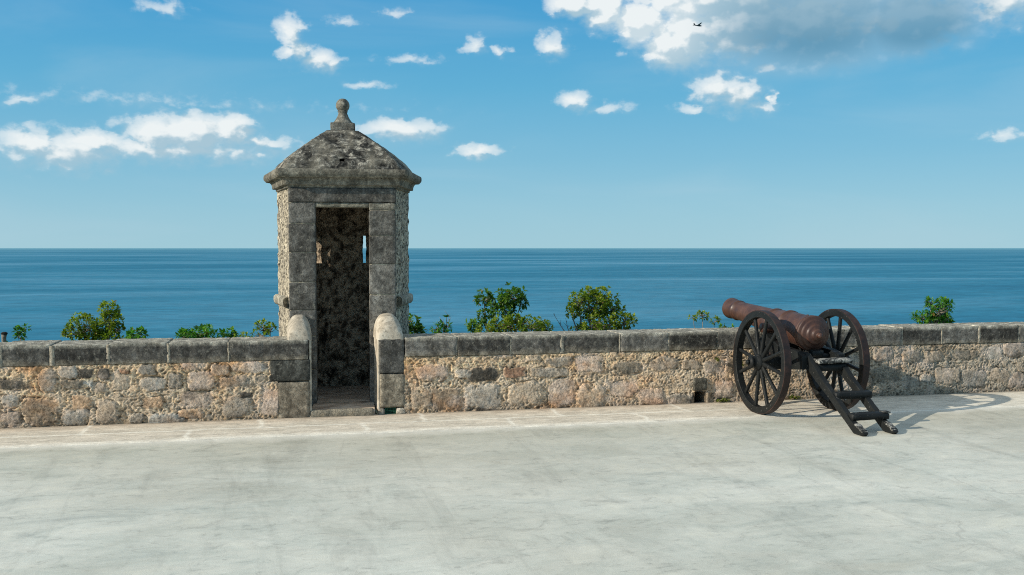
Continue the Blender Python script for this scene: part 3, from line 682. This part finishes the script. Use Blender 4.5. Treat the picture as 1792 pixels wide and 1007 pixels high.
def wheel():
    R = .50; m = MB(); seg = 72
    V, F = lathe([(R-.070, -.032), (R-.066, -.036), (R-.014, -.036), (R-.008, -.032), (R-.008, .032), (R-.014, .036), (R-.066, .036), (R-.070, .032), (R-.070, -.032)], seg, 'x', cap=False)
    m.add(wobble(V, .002, 14, 1), F); rim = m.build('wheel', M['wood'], CN, smooth=False)
    m = MB(); V, F = lathe([(R-.009, -.034), (R-.001, -.034), (R, -.030), (R, .030), (R-.001, .034), (R-.009, .034), (R-.009, -.034)], seg, 'x', cap=False); m.add(V, F); m.build('tyre', M['tyre'], rim, smooth=False)
    m = MB(); V, F = lathe([(.02, -.125), (.036, -.13), (.040, -.120), (.052, -.118), (.054, -.098), (.050, -.095), (.058, -.06), (.074, -.045), (.078, -.03), (.078, .03), (.074, .045), (.062, .06), (.056, .10), (.058, .102), (.058, .12), (.04, .125)], 28, 'x'); m.add(V, F)
    V, F = lathe([(.018, -.155), (.022, -.15), (.022, -.125)], 14, 'x'); m.add(V, F); m.build('hub', M['wood'], rim, smooth=True)
    for k in range(12):
        a = 2 * math.pi * (k + .35) / 12; m = MB(); n = 9; V = []
        for i in range(n):
            s = .07 + (R - .07 - .065) * i / (n - 1); w = .0225 - .007 * math.sin(math.pi * min(1, i / (n - 1) * .9)) ; d = .020 - .004 * i / (n - 1); lean = -.012 * (1 - i / (n - 1)) + .006
            for q in range(10):
                b = 2 * math.pi * q / 10; V.append((lean + d * math.copysign(abs(math.sin(b)) ** .7, math.sin(b)), s, w * math.copysign(abs(math.cos(b)) ** .7, math.cos(b))))
        V = np.array(V); c, sn = math.cos(a), math.sin(a); V = np.c_[V[:, 0], V[:, 1] * c - V[:, 2] * sn, V[:, 1] * sn + V[:, 2] * c]
        F = [(i*10+q, i*10+(q+1) % 10, (i+1)*10+(q+1) % 10, (i+1)*10+q) for i in range(n-1) for q in range(10)]
        m.add(V, F); m.build('spoke', M['wood'], rim, smooth=True)
    return rim
w1 = wheel(); w1.location = (-.475, 0, .5); w1.rotation_euler = (0, rad(1.5), 0)
w2 = copy_tree(w1, CN); w2.location = (.352, 0, .5); w2.rotation_euler = (rad(11), rad(-1), rad(180)); 
def timber(name, c, s, rx=0, seed=0, mat='wood', parent=None, r=.008, amp=.004):
    V, F = rbox((0, 0, 0), s, .028, r, amp, 16, seed, .0015); m = MB(); m.add(V, F); o = m.build(name, M[mat], parent or CN, smooth=True); o.location = c; o.rotation_euler = (rx, 0, 0); return o
timber('axle', (-.06, 0, .492), (.70, .105, .12), seed=2)
# cheeks of the carriage: shaped side planks with a trunnion seat
def profile_plank(name, pts, x, w, seed, mat='wood', parent=None):
    P = dense(pts, .03); n = len(P); m = MB(); ins = .006
    cen = P.mean(0); rows = []
    for dx, k in ((-w/2, 1), (-w/2 + ins, 0), (w/2 - ins, 0), (w/2, 1)):
        Q = P + (cen - P) / np.maximum(np.linalg.norm(cen - P, axis=1, keepdims=True), 1e-6) * ins * k; rows.append(np.c_[np.full(n, x + dx), Q])
    V = np.concatenate(rows); V = wobble(V, .004, 14, seed); V[:, 2] += .003 * fbm(V[:, 0]*16, V[:, 1]*16, V[:, 2]*16, 3, seed)
    F = [(i*n+j, i*n+(j+1) % n, (i+1)*n+(j+1) % n, (i+1)*n+j) for i in range(3) for j in range(n)]
    F.append(tuple(range(n))[::-1]); F.append(tuple(range(3*n, 4*n))); m.add(V, F); return m.build(name, M[mat], parent or CN, smooth=False)
for k, x in enumerate((-.25, .125)):
    ck = profile_plank('carriage_cheek', [(-.43, .47), (-.43, .60), (-.30, .635), (.02, .655), (.08, .68), (.20, .72), (.235, .755), (.30, .755), (.34, .71), (.42, .66), (.42, .50), (.30, .44), (.05, .42)], x, .075, 5 + k)
    m = MB(); V, F = rbox((x, .265, .80), (.06, .13, .014), .03, .003, 0); m.add(V, F); m.build('trunnion_cap', M['tyre'], ck)
    for y in (-.35, -.12, .15):
        V, F = lathe([(.012, -.046), (.014, -.042), (.014, .042), (.012, .046)], 10, 'x'); V[:, 0] += x; V[:, 1] += y; V[:, 2] += .56; m = MB(); m.add(V, F); m.build('bolt', M['tyre'], ck, smooth=True)
timber('transom', (-.06, .33, .58), (.31, .07, .16), seed=12)
timber('breech_bed', (-.062, -.20, .575), (.31, .22, .045), rad(2), 13)
timber('elevating_wedge', (-.065, -.26, .61), (.12, .16, .06), rad(6), 14)
# two trail rails running down to the paving, worn at the foot
RAIL = [(-.40, .620), (-.35, .625), (-.30, .60), (-.30, .53), (-.36, .515), (-.62, .355), (-.88, .190), (-1.10, .05), (-1.17, .004), (-1.285, .002), (-1.31, .022), (-1.285, .048), (-1.20, .072), (-1.12, .112), (-.92, .248), (-.66, .418)]
for k, (x, dy) in enumerate(((-.212, 0), (.098, .02))):
    rl = profile_plank('trail_rail', [(y + dy - .0, z) for y, z in RAIL], x, .050, 21 + k)
    V, F = rbox((x, -1.235 + dy, .060), (.058, .13, .016), .012, .005, .006, 30, 31 + k); m = MB(); m.add(V, F)
    mm = Matrix.Rotation(rad(24), 4, 'X'); cc = Vector((x, -1.235 + dy, .060)); 
    o = m.build('worn_foot', M['worn'], rl, smooth=True); o.data.transform(Matrix.Translation(cc) @ mm @ Matrix.Translation(-cc))
timber('tread', (-.015, -.50, .555), (.36, .125, .035), rad(3), 41, 'worn', r=.012, amp=.012)
timber('cross_bar', (-.035, -.50, .495), (.30, .055, .07), rad(0), 42)
timber('tread', (-.035, -.845, .285), (.375, .075, .062), rad(8), 43, r=.012, amp=.008)
timber('tread', (-.04, -1.10, .138), (.375, .080, .058), rad(10), 44, r=.012, amp=.009)
V, F = rbox((.12, -1.10, .168), (.07, .075, .012), .012, .005, .006, 30, 55); m = MB(); m.add(V, F); m.build('worn_patch', M['worn'], CN, smooth=True)

# ---------------------------------------------------------------- plants beyond the parapet
def leaf(V, F, K, p, d, up, size, shade, nb):
    d = d.normalized(); s = d.cross(up)
    if s.length < 1e-4: s = Vector((1, 0, 0))
    s.normalize(); u = s.cross(d)
    w = size * .27; k = nb + len(V)
    V += [p, p + d * size * .35 + s * w + u * size * .07, p + d * size * .72 + s * w * .85 + u * size * .04, p + d * size - u * size * .10, p + d * size * .72 - s * w * .85 + u * size * .04, p + d * size * .35 - s * w + u * size * .07, p + d * size * .5]
    F += [(k, k+1, k+6), (k+1, k+2, k+6), (k+2, k+3, k+6), (k+3, k+4, k+6), (k+4, k+5, k+6), (k+5, k, k+6)]
    K += [(shade, 0, 0)] * 7
def plant(name, cat, label, Y, lobes, leafmat, rosettes, size, seed, dens=1.0, bare=(), group='shrubs and trees beyond the parapet', sparse=False, depth=.8):
    rg = random.Random(seed); x0 = sum(l[0] * l[2] for l in lobes) / sum(l[2] for l in lobes)
    zb = float(hill_z(np.array(x0), np.array(Y))) - .1
    t = empty(name, (x0, Y, zb)); tag(t, label, cat, group)
    tr = MB(); V = []; F = []; K = []
    R = Vector
    fork = R((0, 0, (min(l[1] for l in lobes) - zb) * .62)); hgt = max(l[1] for l in lobes) - zb
    r0 = .018 + .010 * hgt * (max(l[2] for l in lobes) / .3)
    tr.add(*tube([(0, 0, -.1), (rg.uniform(-.04, .04), 0, fork.z * .5), fork], [r0, r0 * .8, r0 * .62], 8))
    area = sum(l[2] * l[3] for l in lobes)
    for (lx, lz, rx, rz) in lobes:
        c = R((lx - x0, rg.uniform(-.15, .15), lz - zb)); base = c - R((0, 0, rz * .75))
        midp = fork.lerp(base, .5) + R((rg.uniform(-.06, .06), rg.uniform(-.06, .06), rg.uniform(-.05, .05)))
        rb = r0 * .42 * min(1, .5 + rx * 1.6)
        tr.add(*tube([fork, midp, base, c], [rb, rb * .8, rb * .55, rb * .22], 6))
        n = max(4, int(rosettes * rx * rz / area))
        for i in range(n):
            while True:
                q = R((rg.uniform(-1, 1), rg.uniform(-1, 1), rg.uniform(-1, 1)))
                if .18 < q.length < 1: break
            q = q * (q.length ** -.45) if q.length < .8 else q
            p = c + R((q.x * rx, q.y * rx * depth, q.z * rz)) * (rg.uniform(.84, 1.05) if rg.random() < .75 else rg.uniform(1.05, 1.28))
            src = c.lerp(base, rg.uniform(0, .9)); k = src.lerp(p, .55) + R((rg.uniform(-.02, .02), rg.uniform(-.02, .02), -rg.uniform(0, .03)))
            if i % (1 if sparse else 2) == 0: tr.add(*tube([src, k, p], [.0055, .004, .002], 4))
            out = (p - c).normalized() + R((0, 0, .35)); out.normalize()
            a0 = out.orthogonal().normalized(); b0 = out.cross(a0); tone = min(.88, max(0, rg.gauss(.42, .20) + .12 * q.z))
            nl = rg.randint(5, 8)
            for j in range(nl):
                an = 2 * math.pi * (j + rg.uniform(-.3, .3)) / nl; d = (a0 * math.cos(an) + b0 * math.sin(an)) * rg.uniform(.7, 1.1) + out * rg.uniform(.25, .9)
                sh = 1.0 if rg.random() < .018 else min(.9, max(0, tone + rg.uniform(-.16, .16)))
                leaf(V, F, K, p + d * rg.uniform(0, .012), d, R((rg.uniform(-.3, .3), rg.uniform(-.3, .3), 1)), size * rg.uniform(.65, 1.2), sh, 0)
    for (bx, bz, tx, tz) in bare:                           # leafless twigs
        p0 = R((bx - x0, 0, bz - zb)); p1 = R((tx - x0, rg.uniform(-.1, .1), tz - zb)); md = p0.lerp(p1, .5) + R((rg.uniform(-.03, .03), 0, rg.uniform(-.02, .02)))
        tr.add(*tube([fork * .9, p0, md, p1], [.010, .008, .006, .0025], 5))
        for _ in range(3):
            s = md.lerp(p1, rg.random()); tr.add(*tube([s, s + R((rg.uniform(-.09, .05), 0, rg.uniform(.03, .10)))], [.004, .0015], 4))
    tr.build('trunk', M['bark'], t, smooth=True)
    mb = MB(); mb.add(np.array([tuple(v) for v in V]), F, np.array(K)); mb.build('crown' if cat == 'tree' else 'foliage', M[leafmat], t)
    return t
P = plant
P('small_tree', 'tree', 'two headed olive green tree left of the sentry box, taller head on its right', 7, [(-3.588,.37,.27,.193),(-3.193,.631,.163,.144),(-3.17,.479,.192,.134),(-3.314,.321,.192,.125),(-3.088,.352,.096,.086),(-3.425,.198,.241,.077),(-3.729,.311,.135,.097),(-3.2,.2,.2,.08)], 'leaf', 340, .062, 1)
P('small_tree', 'tree', 'dark green tree with flat separate leaf clumps rising highest right of the sentry box', 7, [(2.777,.751,.155,.125),(3.183,.786,.252,.146),(3.113,.553,.215,.110),(2.649,.289,.184,.09),(2.797,.461,.135,.077),(2.925,.624,.116,.07),(3.35,.68,.10,.08)], 'leafd', 260, .074, 2)
P('small_tree', 'tree', 'dense round crowned yellow green tree behind the wall between box and cannon', 7, [(4.695,.601,.328,.219),(4.385,.704,.178,.138),(4.85,.748,.239,.149),(5.196,.345,.211,.14),(4.696,.303,.398,.159),(4.283,.508,.128,.118),(5.059,.546,.22,.14),(4.62,.82,.14,.09),(5.05,.15,.3,.1),(4.6,.14,.3,.1)], 'leaf', 600, .064, 3, bare=[(4.25,.05,3.98,.47),(4.28,.05,4.16,.40),(4.22,.0,4.05,.30)])
P('small_tree', 'tree', 'loose green tree showing above the wall right of the cannon', 6, [(10.661,.48,.263,.154),(10.411,.382,.163,.098),(10.831,.599,.143,.11),(10.893,.355,.133,.088),(10.6,.652,.109,.066),(10.6,.3,.3,.1)], 'leafb', 170, .070, 4, sparse=True)
P('shrub', 'shrub', 'low broad olive shrub at the foot of the dark clumped tree', 6, [(2.921,.36,.31,.128),(3.297,.372,.275,.11),(3.553,.322,.175,.083),(3.043,.45,.183,.073),(2.6,.25,.2,.1)], 'leaf', 300, .056, 5)
P('shrub', 'shrub', 'small dark green bush just right of the two headed tree', 4, [(-2.399,.479,.125,.071),(-2.40,.40,.12,.05)], 'leafb', 45, .062, 6)
P('shrub', 'shrub', 'bright green low bush halfway between the two headed tree and the sentry box', 4, [(-1.648,.487,.218,.07),(-1.54,.522,.086,.055),(-1.825,.46,.101,.047),(-1.65,.42,.2,.05)], 'leafb', 95, .060, 7)
P('shrub', 'shrub', 'little green sprig right of the bright green bush', 4, [(-1.276,.465,.117,.047),(-1.276,.40,.1,.04)], 'leafb', 26, .060, 8)
P('shrub', 'shrub', 'lowest line of dull leaves peeping over the wall near the sentry box', 4, [(-1.074,.438,.101,.039),(-1.07,.39,.1,.03)], 'leaf', 22, .045, 9)
P('shrub', 'shrub', 'open twiggy shrub close to the left flank of the sentry box', 3, [(-.783,.638,.094,.079),(-.831,.548,.094,.043),(-.702,.615,.058,.058)], 'leaf', 34, .050, 10, sparse=True)
P('shrub', 'shrub', 'dark green bush against the right flank of the sentry box', 4, [(1.185,.526,.133,.117),(1.302,.446,.071,.055),(1.099,.598,.063,.086),(1.2,.42,.14,.06)], 'leafd', 80, .062, 11)
P('shrub', 'shrub', 'thin pale shrub with bare twigs between the right flank bush and the tall tree', 5, [(1.649,.416,.093,.076),(1.802,.472,.076,.11),(1.70,.35,.1,.06)], 'leafb', 36, .055, 12, sparse=True, bare=[(1.79,.35,1.83,.62),(1.74,.35,1.75,.55)])
P('shrub', 'shrub', 'spindly sapling in front of the sea just left of the cannon muzzle', 5, [(5.856,.547,.109,.055),(5.982,.473,.064,.046),(5.723,.513,.054,.036)], 'leaf', 26, .055, 13, sparse=True)
P('shrub', 'shrub', 'row of leaf tips on the wall top under the cannon muzzle', 4, [(5.805,.429,.12,.034),(5.8,.39,.12,.03)], 'leafb', 22, .045, 14)
P('shrub', 'shrub', 'slim upright leafy sprout near the left end of the wall', 3, [(-3.513,.632,.052,.074),(-3.476,.672,.037,.044),(-3.502,.566,.052,.052)], 'leafb', 26, .048, 15)
# cut stump with a few leaves
st = empty('tree_stump', (-3.70, 3, -2.0)); tag(st, 'pale cut stump sticking up at the far left end of the wall', 'stump', 'shrubs and trees beyond the parapet')
m = MB(); V, F = tube([(0, 0, 0), (.01, 0, 1.6), (-.005, 0, 2.56), (0, 0, 2.61)], [.05, .04, .026, .034], 10); m.add(wobble(V, .006, 20, 3), F); m.build('trunk', M['bark'], st, smooth=True)
m = MB(); V, F = lathe([(.036, 2.60), (.038, 2.615), (.02, 2.628)], 12); m.add(wobble(V, .012, 30, 4), F); m.build('cut_end', M['dark'], st)
V = []; F = []; K = []; rg = random.Random(9)
for i in range(26): leaf(V, F, K, Vector((rg.uniform(-.09, .08), rg.uniform(-.05, .05), 2.46 + rg.uniform(-.05, .05))), Vector((rg.uniform(-1, 1), rg.uniform(-1, 1), rg.uniform(0, 1))), Vector((0, 0, 1)), .05, rg.random() * .8, 0)
m = MB(); m.add(np.array([tuple(v) for v in V]), F, np.array(K)); m.build('leaves', M['leafb'], st)
# moss tufts on the wall and at its foot
def tuft(loc, w, h, n, seed, label):
    rg = random.Random(seed); V = []; F = []; K = []
    for i in range(n):
        p = Vector((rg.uniform(-w, w), rg.uniform(-.03, .01), rg.uniform(0, h)))
        leaf(V, F, K, p, Vector((rg.uniform(-1, 1), rg.uniform(-1, .1), rg.uniform(-.1, .9))), Vector((0, -.3, 1)), rg.uniform(.012, .028), rg.random() * .85, 0)
    m = MB(); m.add(np.array([tuple(v) for v in V]), F, np.array(K)); o = m.build('moss_tuft', M['moss'], loc=loc); return tag(o, label, 'moss')
tuft((3.86, -.02, .012), .07, .022, 110, 1, 'flat yellow green moss patch at the wall foot right of the drain hole')
tuft((4.67, -.02, .012), .06, .03, 100, 2, 'green moss patch at the wall foot between the cannon wheels')
tuft((3.80, -.02, .43), .018, .03, 40, 3, 'tiny moss tuft on the wall face above the drain hole')
tuft((4.07, -.02, .375), .022, .04, 50, 4, 'little moss tuft on the wall face behind the near cannon wheel')

# ---------------------------------------------------------------- aircraft far off
AP = empty('airplane', (346.6, 798.7, 191.9), rad(8)); tag(AP, 'tiny dark propeller airplane in front of the big white cloud', 'airplane')
m = MB(); V, F = lathe([(.05, -3.9), (.28, -3.0), (.42, -1.2), (.62, .4), (.68, 1.6), (.6, 2.7), (.45, 3.3), (.12, 3.5)], 20, 'x'); m.add(V, F); m.build('fuselage', M['plane'], AP, smooth=True)
def slab(name, pts, th, par=AP):
    m = MB(); n = len(pts); P0 = np.array(pts, float); th = np.array(th); V = np.concatenate([P0 - th / 2, P0 + th / 2])
    m.add(V, [tuple(range(n))[::-1], tuple(range(n, 2*n))] + [(i, (i+1) % n, n+(i+1) % n, n+i) for i in range(n)]); return m.build(name, M['plane'], par)
slab('wing', [(-.2, .3, .5), (1.6, .3, .5), (.9, 5.5, 1.3), (-.2, 5.5, 1.3)], (0, 0, .22)); slab('wing', [(-.2, -.3, .5), (1.6, -.3, .5), (.9, -5.5, 1.3), (-.2, -5.5, 1.3)], (0, 0, .22))
slab('tail_fin', [(-4.0, 0, .1), (-2.5, 0, .3), (-3.4, 0, 1.9), (-4.1, 0, 1.9)], (0, .16, 0)); slab('tailplane', [(-3.9, -1.9, .2), (-3.0, -1.6, .2), (-2.7, 0, .2), (-3.0, 1.6, .2), (-3.9, 1.9, .2)], (0, 0, .14))
m = MB()
for a in (20, 140, 260):
    c, s = math.cos(rad(a)), math.sin(rad(a)); m.add([(3.55, -.1*s, .1*c), (3.55, c*1.1-.1*s, s*1.1+.1*c), (3.55, c*1.1+.1*s, s*1.1-.1*c), (3.55, .1*s, -.1*c)], [(0, 1, 2, 3)])
m.build('propeller', M['plane'], AP)

# ---------------------------------------------------------------- sky, sun, camera
SUN_AZ, SUN_EL = 259.3, 23.7          # clockwise from +y
w = bpy.data.worlds.new('World'); SC.world = w; w.use_nodes = True; nt = w.node_tree; nt.nodes.clear()
def N(ty, tree=nt, **k):
    x = tree.nodes.new(ty)
    for a, b in k.items(): setattr(x, a, b)
    return x
CLOUDS = [(16.51,13.51,1.45,0.72,1.6),(18.12,13.06,1.35,1.09,1.6),(20.04,12.46,1.59,1.27,1.6),(21.7,11.26,1.45,1.37,1.6),(22.74,11.77,1.88,1.81,1.6),(25.7,12.25,3.94,2.13,1.49),(29.34,12.06,3.79,1.93,1.35),(32.85,11.68,2.67,1.21,1.08),(24.14,13.67,4.89,1.76,1.62),(27.1,9.84,1.81,0.48,0.6),(24.33,8.81,1.4,0.92,1.09),(25.42,8.37,1.39,1.01,1.15),(23.24,7.75,1.25,0.31,0.7),(26.66,7.72,1.22,0.43,0.7),(27.15,8.19,0.34,0.28,1.03),(15.22,11.32,0.78,0.74,0.98),(16.29,8.25,0.84,0.57,0.98),(18.14,7.85,1.45,0.32,0.5),(0.43,11.68,0.74,0.84,1.15),(0.79,10.84,0.93,0.67,1.15),(1.88,10.27,1.13,0.61,1.09),(2.66,10.12,0.63,0.49,0.92),(10.68,11.32,0.58,0.49,0.75),(12.17,11.05,0.55,0.37,0.75),(-4.87,6.15,3.19,1.09,1.45),(-6.62,5.99,1.38,0.94,1.32),(-2.77,6.37,1.22,0.9,1.32),(-9.89,5.51,1.57,0.66,1.25),(-12.6,5.45,1.5,0.65,1.25),(-11.27,5.01,3.43,1.05,1.05),(-5.91,5.23,6.41,0.74,1.05),(-11.01,4.37,0.96,0.35,0.85),(-1.41,5.79,1.85,0.37,0.85),(-9.08,4.05,0.71,0.24,0.5),(6.46,6.57,2.42,0.63,1.15),(10.93,5.48,1.47,0.35,0.92),(38.6,12.18,2.01,1.26,0.95),(39.03,5.76,1.09,0.29,0.6),(-6.1,12.54,1.11,0.4,0.55),(-13.1,7.5,1.06,0.26,0.55),(7.12,10.5,1.35,0.31,0.5),(4.56,9.05,1.21,0.22,0.5),(3.47,12.4,0.89,0.24,0.5),(6.17,12.93,0.64,0.27,0.5),(-7.32,7.76,7.78,0.27,0.22)]
def mth(tree, op, a, b=None, c=None):
    x = N('ShaderNodeMath', tree, operation=op)
    for i, v in enumerate((a, b, c)):
        if v is None: continue
        if hasattr(v, 'links'): tree.links.new(v, x.inputs[i])
        else: x.inputs[i].default_value = v
    return x.outputs[0]
# group: (azimuth, elevation, 0) in degrees -> cloud density
G = bpy.data.node_groups.new('cloud_density', 'ShaderNodeTree')
G.interface.new_socket('P', in_out='INPUT', socket_type='NodeSocketVector'); G.interface.new_socket('D', in_out='OUTPUT', socket_type='NodeSocketFloat'); G.interface.new_socket('B', in_out='OUTPUT', socket_type='NodeSocketFloat'); G.interface.new_socket('S', in_out='OUTPUT', socket_type='NodeSocketFloat')
gi, go = N('NodeGroupInput', G), N('NodeGroupOutput', G)
def gnoise(scale, detail, color=False, rough=.55):
    mp = N('ShaderNodeVectorMath', G, operation='MULTIPLY'); G.links.new(gi.outputs[0], mp.inputs[0]); mp.inputs[1].default_value = (1, 1.35, 1)
    x = N('ShaderNodeTexNoise', G); x.inputs['Scale'].default_value = scale; x.inputs['Detail'].default_value = detail; x.inputs['Roughness'].default_value = rough
    G.links.new(mp.outputs[0], x.inputs['Vector']); return x.outputs['Color' if color else 'Fac']
wv = N('ShaderNodeVectorMath', G, operation='SUBTRACT'); G.links.new(gnoise(.75, 4, True), wv.inputs[0]); wv.inputs[1].default_value = (.5, .5, .5)
wm = N('ShaderNodeVectorMath', G, operation='MULTIPLY_ADD'); G.links.new(wv.outputs[0], wm.inputs[0]); wm.inputs[1].default_value = (2.0, 1.1, 0); G.links.new(gi.outputs[0], wm.inputs[2])
dens = None
for az, el, ra, re, wt in CLOUDS:
    v = N('ShaderNodeVectorMath', G, operation='MULTIPLY_ADD'); G.links.new(wm.outputs[0], v.inputs[0]); s = (1/ra/1.4, 1/re/1.4)
    v.inputs[1].default_value = (s[0], s[1], 0); v.inputs[2].default_value = (-az*s[0], -el*s[1], 0)
    L = N('ShaderNodeVectorMath', G, operation='LENGTH'); G.links.new(v.outputs[0], L.inputs[0])
    q = mth(G, 'MULTIPLY_ADD', L.outputs['Value'], -wt, wt)
    dens = q if dens is None else mth(G, 'SMOOTH_MAX', dens, q, .12)
puff = mth(G, 'MULTIPLY_ADD', gnoise(1.3, 9, False, .57), 1.35, -.675)
G.links.new(mth(G, 'ADD', dens, puff), go.inputs[0]); G.links.new(dens, go.inputs[1]); G.links.new(mth(G, 'ADD', dens, mth(G, 'MULTIPLY_ADD', gnoise(1.2, 3, False, .45), 1.1, -.55)), go.inputs[2])
ln = nt.links.new
tc = N('ShaderNodeTexCoord'); sp = N('ShaderNodeSeparateXYZ'); ln(tc.outputs['Generated'], sp.inputs[0])
az = mth(nt, 'MULTIPLY', mth(nt, 'ARCTAN2', sp.outputs[0], sp.outputs[1]), 180 / math.pi); el = mth(nt, 'MULTIPLY', mth(nt, 'ARCSINE', sp.outputs[2]), 180 / math.pi)
cb = N('ShaderNodeCombineXYZ'); ln(az, cb.inputs[0]); ln(el, cb.inputs[1])
def dens_at(off):
    g = N('ShaderNodeGroup'); g.node_tree = G
    a = N('ShaderNodeVectorMath', operation='ADD'); ln(cb.outputs[0], a.inputs[0]); a.inputs[1].default_value = off; ln(a.outputs[0], g.inputs[0]); return g.outputs
(d0, b0, s0), (_, _, s1) = dens_at((0, 0, 0)), dens_at((-.40, .50, 0))
def mapr(v, a, b, c=0, d=1, smooth=True):
    x = N('ShaderNodeMapRange', interpolation_type='SMOOTHSTEP' if smooth else 'LINEAR'); ln(v, x.inputs[0])
    for i, q in enumerate((a, b, c, d)): x.inputs[i+1].default_value = q
    return x.outputs[0]
lit = mapr(mth(nt, 'SUBTRACT', s0, s1), -.26, .42)
ax_ = N('ShaderNodeMapRange', interpolation_type='SMOOTHSTEP'); ln(d0, ax_.inputs[0]); ax_.inputs[1].default_value = -.10
ln(mapr(lit, .25, 1, 1.0, .38), ax_.inputs[2])
alpha = mth(nt, 'MULTIPLY', ax_.outputs[0], mapr(b0, -.25, .85, .03, 1, False))
# the big cloud's right side lies in its own shade
def blob(a, e, ra, re):
    v = N('ShaderNodeVectorMath', operation='MULTIPLY_ADD'); ln(cb.outputs[0], v.inputs[0]); v.inputs[1].default_value = (1/ra, 1/re, 0); v.inputs[2].default_value = (-a/ra, -e/re, 0)
    L = N('ShaderNodeVectorMath', operation='LENGTH'); ln(v.outputs[0], L.inputs[0]); return mapr(L.outputs['Value'], 1.15, .35)
lit = mth(nt, 'MINIMUM', mth(nt, 'ADD', lit, mth(nt, 'MULTIPLY', blob(20.6, 12.6, 3.6, 2.6), .45)), 1.0)
shade = mth(nt, 'MAXIMUM', blob(29.6, 12.2, 6.4, 3.2), blob(34.6, 11.9, 4.2, 2.4))
alpha = mth(nt, 'MAXIMUM', alpha, mth(nt, 'MULTIPLY', mth(nt, 'MULTIPLY', shade, mapr(s0, -.7, .2)), .9))
def mixc(f, a, b, mode='MIX'):
    x = N('ShaderNodeMix', data_type='RGBA', blend_type=mode)
    for v, i in ((f, 0), (a, 6), (b, 7)):
        if hasattr(v, 'links'): ln(v, x.inputs[i])
        else: x.inputs[i].default_value = v if not hasattr(v, '__len__') else (*v, 1)
    return x.outputs[2]
sky = N('ShaderNodeTexSky', sky_type='NISHITA', sun_disc=False, sun_elevation=rad(SUN_EL), sun_rotation=rad(SUN_AZ), altitude=20, air_density=1.0, dust_density=.6, ozone_density=2.5)
STR = .15
def c_(c): return tuple(v / STR for v in c)
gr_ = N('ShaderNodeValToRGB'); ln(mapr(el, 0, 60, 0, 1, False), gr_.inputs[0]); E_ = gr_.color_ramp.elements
STOPS = [(0, (.345, .60, .71)), (2, (.29, .56, .70)), (5, (.195, .49, .68)), (9, (.105, .42, .66)), (14, (.050, .335, .635)), (24, (.10, .32, .58)), (40, (.42, .52, .62)), (60, (.50, .57, .62))]  # highest stops brightened above the view, added as neutral fill light
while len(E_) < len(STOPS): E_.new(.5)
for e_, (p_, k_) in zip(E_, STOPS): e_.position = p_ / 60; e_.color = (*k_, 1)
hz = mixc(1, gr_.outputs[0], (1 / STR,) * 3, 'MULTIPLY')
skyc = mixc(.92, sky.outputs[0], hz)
vm = N('ShaderNodeVectorMath', operation='MULTIPLY'); ln(cb.outputs[0], vm.inputs[0]); vm.inputs[1].default_value = (.05, .22, 1)
vt = N('ShaderNodeTexNoise'); vt.inputs['Scale'].default_value = 1; vt.inputs['Detail'].default_value = 6; vt.inputs['Distortion'].default_value = .6; ln(vm.outputs[0], vt.inputs['Vector'])
skyc = mixc(mapr(vt.outputs['Fac'], .42, .72, 0, .20), skyc, c_((.50, .66, .74)))
lc = mixc(lit, c_((.40, .57, .67)), c_((.88, .92, .92)))
bs = N('ShaderNodeMapRange', interpolation_type='SMOOTHSTEP'); ln(el, bs.inputs[0]); bs.inputs[1].default_value = 9.8; bs.inputs[2].default_value = 13.6
lc = mixc(mth(nt, 'MULTIPLY', shade, .97), lc, mixc(mth(nt, 'MULTIPLY_ADD', bs.outputs[0], .75, mth(nt, 'MULTIPLY', lit, .2)), c_((.085, .27, .42)), c_((.30, .47, .58))))
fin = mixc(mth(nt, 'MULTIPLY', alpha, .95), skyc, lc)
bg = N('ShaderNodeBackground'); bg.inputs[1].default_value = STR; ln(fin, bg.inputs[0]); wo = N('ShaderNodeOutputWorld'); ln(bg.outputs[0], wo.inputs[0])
sl = bpy.data.lights.new('sun', 'SUN'); sl.energy = 5.0; sl.angle = rad(.5); sl.color = (1, .91, .77); so = bpy.data.objects.new('sun', sl); C.objects.link(so)
sd = Vector((math.sin(rad(SUN_AZ)) * math.cos(rad(SUN_EL)), math.cos(rad(SUN_AZ)) * math.cos(rad(SUN_EL)), math.sin(rad(SUN_EL)))); so.rotation_euler = sd.to_track_quat('Z', 'Y').to_euler()
cd = bpy.data.cameras.new('camera'); cam = bpy.data.objects.new('camera', cd); C.objects.link(cam); SC.camera = cam
cd.sensor_width = 36; cd.lens = 36 * 1750 / 1792; cd.clip_start = .1; cd.clip_end = 200000
cam.location = (-.533, -9.551, 1.6); cam.rotation_euler = (rad(90 - 2.274), 0, rad(-12.819))
SC.view_settings.view_transform = 'Standard'; SC.view_settings.look = 'None'; SC.view_settings.exposure = 0; SC.view_settings.gamma = 1
SC.render.engine = 'CYCLES'; SC.cycles.use_denoising = False; SC.cycles.filter_width = 1.05; SC.cycles.sample_clamp_indirect = 4; SC.cycles.max_bounces = 6
